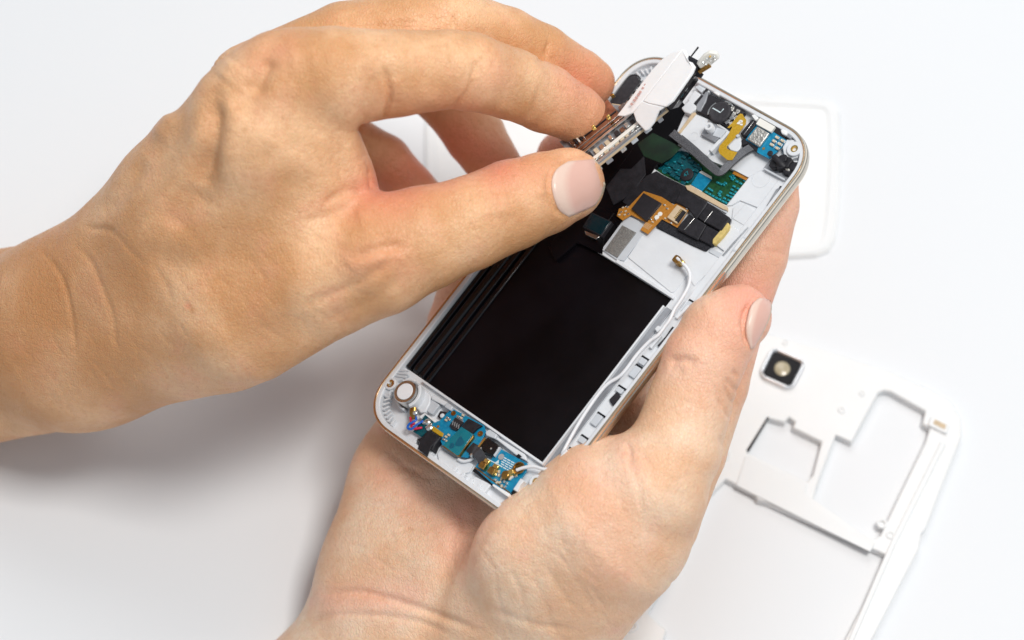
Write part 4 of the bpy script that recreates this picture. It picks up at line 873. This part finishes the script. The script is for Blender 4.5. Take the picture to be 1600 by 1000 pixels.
def nail(handobj, bvh, edge0, edge1, lift, m, rows=14, cols=16, crown=.5, thick=.5):
    """a curved plate between two edge polylines (root side to tip side), laid on the finger"""
    e0 = smooth_path(edge0, 6); e1 = smooth_path(edge1, 6)
    def at(e, t):
        x = t * (len(e) - 1); i = min(int(x), len(e) - 2); return e[i] + (e[i + 1] - e[i]) * (x - i)
    top = []; last = None
    for i in range(rows + 1):
        for j in range(cols + 1):
            p = at(e0, j / cols) * (1 - i / rows) + at(e1, j / cols) * (i / rows)
            q, n = cast(bvh, p[0], p[1])
            if q is None: q, n = last
            if last is not None and abs(q.z - last[0].z) > 6: q = Vector(cp(p[0], p[1], -last[0].z)); n = last[1]
            last = (q, n)
            u = i / rows; v = j / cols
            top.append((q, n, lift + crown * (1 - (2 * v - 1) ** 2) * .6 + crown * .3 * (1 - (2 * u - 1) ** 4)))
    # soften the normals of the plate
    n0 = sum((t[1] for t in top), Vector()).normalized()
    Vt = [t[0] + (t[1] * .5 + n0 * .5).normalized() * t[2] for t in top]
    C = cols + 1
    for _ in range(4):
        W = [v.copy() for v in Vt]
        for i in range(rows + 1):
            for j in range(cols + 1):
                nb = [(a, b) for a, b in ((i - 1, j), (i + 1, j), (i, j - 1), (i, j + 1)) if 0 <= a <= rows and 0 <= b <= cols]
                if len(nb) == 4: W[i * C + j] = Vt[i * C + j] * .5 + sum((Vt[a * C + b] for a, b in nb), Vector()) * .125
        Vt = W
    Vb = [v - n0 * thick for v in Vt]; n = len(Vt)
    allv = [to_world(v) - handobj.location for v in Vt + Vb]; FF = []
    for i in range(rows):
        for j in range(cols):
            a = i * C + j; FF.append([a, a + 1, a + C + 1, a + C]); FF.append([n + a, n + a + C, n + a + C + 1, n + a + 1])
    ring = [j for j in range(cols)] + [i * C + cols for i in range(rows)] + [rows * C + j for j in range(cols, 0, -1)] + [i * C for i in range(rows, 0, -1)]
    for a, b in zip(ring, ring[1:] + ring[:1]): FF.append([a, n + a, n + b, b])
    o = mesh_obj('fingernail', allv, FF, m, handobj, smooth=True); 
    uv = o.data.attributes.new('along', 'FLOAT', 'POINT')
    uv.data.foreach_set('value', [(k // C) / rows for k in range(n)] * 2)
    return o
def nail_material(name, pink, pale):
    m = mat(name, pink, .3, spec=.4, sss=.2, bump=.25, bscale=500); nt = m.node_tree; b = nt.nodes['Principled BSDF']; L = nt.links.new
    a = nt.nodes.new('ShaderNodeAttribute'); a.attribute_name = 'along'
    r = nt.nodes.new('ShaderNodeValToRGB'); L(a.outputs['Fac'], r.inputs[0])
    e = r.color_ramp.elements; e[0].color = (*pale, 1); e[0].position = .18; e[1].color = (*pink, 1); e[1].position = .34
    x = e.new(.93); x.color = (*pink, 1); y = e.new(.98); y.color = (.80, .68, .50, 1)
    L(r.outputs[0], b.inputs['Base Color']); b.inputs['Subsurface Scale'].default_value = .001
    return m

skinA = skin_material('warm_tan_skin', (.69, .35, .155), (.91, .56, .32), (.84, .39, .24), 0)
skinB = skin_material('pale_pink_skin', (.87, .53, .325), (.97, .715, .515), (.94, .50, .37), 9)
nailm = nail_material('fingernail_keratin', (.74, .45, .37), (.80, .58, .48))

# ---- hand reaching in from the left, back of the hand up, thumb in front, index above it
gA = [
    (13, [[(-420, 600, 916, 170, .70), (-150, 562, 908, 158, .70), (50, 531, 894, 147, .72), (130, 512, 880, 136, .72)],          # forearm and wrist
          [(120, 500, 878, 122, .70), (290, 338, 846, 113, .70), (418, 200, 823, 126, .66), (462, 142, 822, 95, .8)],              # toward the index knuckle
          [(130, 528, 878, 128, .74), (340, 476, 848, 138, .72), (465, 402, 834, 124, .72)],                                     # toward the thumb
          [(330, 335, 844, 128, .75), (462, 300, 836, 122, .72)],
          [(170, 490, 880, 84, .8), (300, 308, 858, 92, .9), (356, 226, 856, 60, 1.), (418, 166, 850, 66, 1.)]]),                # toward ring and middle knuckles
    (9, [[(440, 140, 822, 92, .9), (520, 122, 820, 80), (620, 114, 822, 68), (700, 108, 826, 61), (735, 112, 829, 61), (800, 131, 842, 55), (852, 154, 853, 53), (900, 178, 862, 45), (912, 185, 864, 41)]]),
    (9, [[(400, 140, 845, 76), (540, 70, 846, 67), (640, 48, 848, 61), (705, 41, 851, 60), (790, 63, 860, 52), (845, 87, 867, 49), (905, 119, 875, 42), (922, 128, 877, 39)]]),
    (8, [[(392, 160, 858, 58), (500, 110, 885, 54), (640, 105, 900, 48), (705, 160, 902, 48), (742, 212, 902, 47), (790, 285, 896, 40)]]),
    (8, [[(318, 246, 862, 58), (430, 230, 890, 56), (545, 222, 904, 44), (600, 252, 906, 42), (640, 294, 904, 39), (710, 360, 898, 34)]]),
    (10, [[(380, 468, 840, 132, .74), (500, 422, 833, 110, .8), (590, 398, 829, 96, .9), (660, 373, 830, 82), (730, 350, 833, 73), (800, 320, 839, 70), (850, 302, 844, 64), (884, 289, 848, 57), (890, 287, 849, 55, .9)]]),
]
sA = [
    # broad relief: valleys between the tendons, ridges over them
    ([(345, 148), (300, 250), (215, 380), (140, 470)], 26, 1.9), ([(318, 275), (331, 220), (338, 155)], 15, -3.4), ([(352, 260), (366, 200), (360, 150)], 16, .9), ([(318, 330), (326, 250)], 20, -1.0), ([(268, 360), (310, 290)], 24, -1.6),
    ([(392, 150), (411, 112), (420, 85)], 16, -2.6), ([(350, 128), (372, 100)], 20, 1.5), ([(420, 150), (360, 290), (250, 440)], 30, 1.0),
    ([(255, 205), (262, 192)], 16, 1.5), ([(445, 90), (500, 80)], 30, .8), ([(232, 250), (160, 340)], 12, -1.0),
    ([(470, 250), (440, 330), (350, 420)], 40, -1.2), ([(560, 330), (520, 340)], 30, -1.0), ([(400, 250), (470, 230)], 20, -.5),
    ([(590, 402), (480, 440), (330, 540)], 34, 1.1), ([(545, 405), (600, 388), (640, 385)], 9, -1.1), ([(540, 412), (600, 402), (650, 396)], 14, .5),
    ([(290, 480), (420, 520), (520, 510)], 30, -.8), ([(300, 420), (235, 400), (180, 440)], 22, -.9),
    ([(548, 190), (556, 250), (572, 300)], 14, .9), ([(520, 200), (540, 280), (560, 310)], 14, -.9), ([(575, 303), (540, 300), (505, 320)], 7, -.9), ([(575, 308), (530, 330), (470, 350)], 6, -.5),
    # index finger: creases at the joints
    ([(600, 105), (609, 145), (606, 168), (597, 192)], 3.5, -1.5), ([(590, 110), (575, 150), (562, 200)], 7, -.7), ([(742, 92), (737, 130), (722, 155), (700, 178)], 3.5, -.8), ([(618, 120), (622, 160)], 10, .4),
    ([(843, 130), (838, 160), (826, 190)], 4, -.5), ([(745, 92), (748, 120)], 5, -.35), ([(560, 100), (590, 90), (640, 88)], 20, .7), ([(650, 150), (690, 155)], 18, .8), ([(770, 165), (800, 175)], 16, .5),
    ([(710, 55), (725, 62), (745, 80)], 3, -.3), ([(720, 52), (738, 62), (756, 78)], 3, -.3), ([(700, 58), (712, 66), (730, 84)], 3, -.3), ([(690, 62), (702, 74)], 3, -.25),
    # middle finger
    ([(708, 22), (711, 45)], 3.5, -.8), ([(838, 98), (852, 85), (858, 62)], 3.5, -.8), ([(600, 35), (660, 34), (700, 40)], 3, -.35), ([(640, 25), (700, 33)], 3, -.35), ([(560, 40), (690, 44)], 4, -.3),
    # thumb
    ([(733, 290), (734, 330), (740, 370)], 3, -.4), ([(762, 280), (768, 320), (774, 350)], 3.5, -.45), ([(776, 290), (780, 320)], 3, -.35), ([(755, 300), (758, 335)], 3, -.3), ([(790, 285), (796, 318)], 3, -.3), ([(776, 300), (776, 340)], 26, .9),
    ([(862, 258), (856, 290), (868, 325), (886, 342)], 4.5, -1.0), ([(862, 258), (890, 244), (925, 238)], 4, -.6), ([(846, 270), (846, 310)], 9, .5),
    ([(700, 300), (720, 420)], 18, -.6), ([(620, 400), (560, 440), (470, 480)], 8, -.8), ([(640, 420), (580, 470), (500, 505)], 10, -.5),
    ([(575, 262), (580, 300)], 4, -.8),
    # wrist folds
    ([(60, 386), (95, 430), (112, 490), (118, 560)], 4, -.45), ([(110, 372), (150, 420), (172, 480), (185, 560)], 5, -.4), ([(125, 352), (190, 372), (230, 420)], 4, -.3), ([(135, 358), (160, 356), (185, 362)], 3.5, -.5), ([(235, 410), (258, 440), (268, 475)], 5, -.3),
]
rg = random.Random(3)
for i in range(60):      # fine diagonal skin lines along the wrist and the base of the thumb
    x = rg.uniform(20, 640); y = 660 - x * .32 - rg.uniform(10, 150); 
    if y > 640: continue
    a = R(58 + (x / 640) * -22 + rg.uniform(-10, 10)); l = rg.uniform(25, 60)
    sA.append(([(x, y), (x + l * .5 * math.cos(a) + rg.uniform(-4, 4), y + l * .5 * math.sin(a)), (x + l * math.cos(a), y + l * math.sin(a))], 3.0, -rg.uniform(.06, .2)))
for i in range(40):
    x = rg.uniform(380, 560); y = rg.uniform(190, 360); a = R(-35 + rg.uniform(-20, 20)); l = rg.uniform(15, 40)
    sA.append(([(x, y), (x + l * .5 * math.cos(a), y + l * .5 * math.sin(a) + rg.uniform(-4, 4)), (x + l * math.cos(a), y + l * math.sin(a))], 3.2, -rg.uniform(.06, .16)))
blShadeA = [([(400, 90), (440, 80)], 30, .35), ([(575, 295), (550, 330)], 24, .35), ([(600, 150), (640, 165), (730, 150)], 34, .25), ([(900, 160), (935, 190)], 40, .4), ([(900, 110), (950, 130)], 40, .6), ([(780, 120)], 30, .35),
       ([(610, 290), (660, 260)], 50, .95), ([(720, 220), (780, 260)], 40, .95), ([(850, 270), (930, 270)], 45, .35), ([(560, 410), (620, 400)], 30, .35), ([(294, 478)], 5, .8)]  # the two strongest patches paint shade onto the ring and little fingers
tnShadeA = [([(0, 540), (80, 450), (60, 400)], 90, .55), ([(335, 150), (330, 200), (322, 270)], 26, .42), ([(402, 90), (412, 135)], 22, .35), ([(200, 440), (120, 600)], 70, .25), ([(350, 460), (420, 460)], 60, .2), ([(300, 485)], 5, .6), ([(382, 203)], 5, .5)]  # tan patches; those in the tendon and knuckle hollows also paint shade
handA, bvA = hand('hand', gA, 3.0, sA, blShadeA, tnShadeA, skinA, 'tan hand from the left pinching the lifted circuit board between thumb and index finger')
nail(handA, bvA, [(889, 339), (872, 325), (862, 290), (869, 266), (888, 252)], [(930, 321), (941, 303), (945, 283), (941, 264), (929, 249)], .1, nailm, crown=.35, thick=.35)

# ---- hand from below, palm up, the phone lying in it
gB = [
    (12, [[(480, 1420, 905, 270, .72), (600, 1180, 895, 246, .70), (690, 1030, 886, 216, .66)],
          [(712, 985, 884, 205, .62), (664, 885, 884, 157, .66), (696, 775, 887, 155, .60), (740, 690, 892, 146, .55), (850, 600, 897, 110, .6)],                   # heel of the hand, under the phone
          [(770, 1010, 872, 150, .7), (880, 880, 858, 128, .75), (970, 800, 858, 88, .9)],
          [(850, 710, 893, 110, .5), (962, 665, 888, 66, .6), (985, 720, 880, 60, .6)],
          [(735, 970, 872, 110, .65), (745, 890, 868, 105, .6), (770, 820, 868, 80, .6)]]),
    (12, [[(800, 1000, 862, 140, .75), (870, 905, 846, 137, .78), (950, 824, 835, 130, .82), (1014, 766, 831, 92), (1054, 704, 832, 73), (1075, 637, 834, 66), (1099, 564, 835, 64), (1124, 520, 836, 61), (1150, 498, 838, 52), (1157, 495, 839, 49)],
         [(823, 864, 833, 73, .9), (901, 857, 838, 82, .8), (955, 808, 836, 94, .8)]]),
    (6, [[(930, 800, 838, 100, .85), (948, 742, 836, 56), (957, 730, 836, 46)]]),      # fold of the web beside the thumb
    (8, [[(925, 920, 868, 80), (1026, 815, 866, 66), (1080, 708, 866, 54), (1113, 600, 866, 56), (1146, 490, 866, 52), (1180, 400, 866, 50), (1201, 320, 866, 47), (1204, 275, 866, 44)]]),      # index finger along the back of the phone
    (8, [[(870, 660, 893, 80, .8), (800, 570, 900, 56), (720, 512, 899, 53), (736, 445, 896, 50), (765, 400, 892, 44)]]),             # little finger
    (8, [[(900, 560, 890, 80, .8), (880, 420, 902, 52), (862, 310, 902, 46), (880, 245, 898, 42)]]),
    (8, [[(950, 560, 888, 80, .8), (990, 400, 898, 50), (960, 260, 900, 44), (985, 200, 897, 38)]]),
]
sB = [
    ([(500, 930), (560, 925), (640, 945), (760, 990)], 6, -1.1), ([(445, 1000), (520, 962), (640, 968), (720, 1000)], 5, -.7), ([(505, 965), (600, 945)], 16, .9),
    ([(770, 820), (742, 860), (730, 910)], 5, -.35), ([(728, 790), (705, 850), (712, 900)], 4, -.25), ([(705, 790), (720, 830), (690, 900)], 16, -.8),
    ([(640, 780), (700, 760), (760, 790)], 20, -.7), ([(550, 740), (620, 730), (680, 745)], 4, -.35), ([(600, 700), (650, 740), (690, 750)], 4, -.35), ([(520, 800), (600, 790), (660, 810)], 5, -.3), ([(620, 830), (690, 820)], 5, -.25),
    ([(610, 870), (640, 900), (600, 920)], 10, -.4), ([(560, 860), (640, 850)], 30, .7),
    ([(977, 690), (984, 706), (984, 730)], 4, -.7), ([(984, 725), (998, 760), (1004, 810)], 4.5, -.35), ([(1000, 705), (1020, 735), (1026, 780)], 4, -.25),
    ([(1042, 565), (1065, 562), (1090, 568)], 6, -1.0), ([(1045, 572), (1070, 580)], 10, -.5), ([(1133, 590), (1146, 606), (1158, 612)], 3, -.7), ([(1132, 602), (1142, 625), (1152, 632)], 3, -.7), ([(1122, 622), (1134, 645), (1140, 655)], 3, -.6), ([(1144, 578), (1152, 590)], 3, -.8), ([(1118, 600), (1130, 640)], 4, -.5),
    ([(1125, 680), (1130, 700)], 4, -.5), ([(1095, 480), (1130, 470)], 20, .5), ([(1176, 466), (1164, 492), (1165, 520), (1172, 545)], 4.5, -1.6),
    ([(795, 885), (815, 930), (825, 985)], 4, -.3), ([(820, 870), (850, 940), (870, 1000)], 4, -.25), ([(770, 880), (780, 940), (800, 1000)], 4, -.2), ([(850, 880), (900, 960)], 4, -.3), ([(900, 900), (930, 960)], 5, -.25), ([(760, 950), (830, 975), (900, 985)], 6, -.5),
    ([(870, 850), (930, 790), (990, 800)], 40, .9), ([(1190, 392), (1215, 395), (1228, 400)], 3.5, -.7), ([(1060, 760), (1050, 820)], 20, -.5), ([(660, 462), (690, 468), (705, 466)], 4, -.8), ([(1150, 445), (1178, 452)], 10, .3),
]
for i in range(46):
    x = rg.uniform(540, 760); y = rg.uniform(720, 900); a = R(20 + rg.uniform(-45, 45)); l = rg.uniform(20, 55)
    sB.append(([(x, y), (x + l * .5 * math.cos(a), y + l * .5 * math.sin(a) + rg.uniform(-5, 5)), (x + l * math.cos(a), y + l * math.sin(a))], 3.2, -rg.uniform(.06, .2)))
for i in range(46):
    x = rg.uniform(790, 1050); y = rg.uniform(740, 980); a = R(60 + rg.uniform(-25, 25)); l = rg.uniform(25, 60)
    sB.append(([(x, y), (x + l * .5 * math.cos(a) + rg.uniform(-5, 5), y + l * .5 * math.sin(a)), (x + l * math.cos(a), y + l * math.sin(a))], 3.4, -rg.uniform(.06, .2)))
blB = [([(740, 790), (720, 870)], 36, .35), ([(520, 940), (640, 930)], 30, .45), ([(620, 740), (700, 800)], 60, .3), ([(975, 700), (990, 730)], 24, .3), ([(1060, 560), (1090, 520)], 45, .35), ([(1150, 460), (1180, 480)], 40, .5), ([(1240, 300), (1190, 450), (1150, 600)], 60, .5),
       ([(920, 760), (960, 850)], 60, .25), ([(700, 480)], 60, .4), ([(860, 230)], 60, .8)]
tnB = [([(1150, 600), (1120, 720), (1060, 870)], 40, .3), ([(1140, 620)], 25, .2), ([(520, 830)], 50, .15)]
handB, bvB = hand('hand', gB, 2.5, sB, blB, tnB, skinB, 'paler palm-up hand from the bottom edge cradling the opened phone, thumb on its rim')
nail(handB, bvB, [(1172, 545), (1166, 522), (1168, 498), (1176, 476), (1186, 466)], [(1177, 543), (1188, 522), (1198, 500), (1203, 482), (1202, 470)], .4, nailm, rows=10, cols=14, crown=.7, thick=.9)
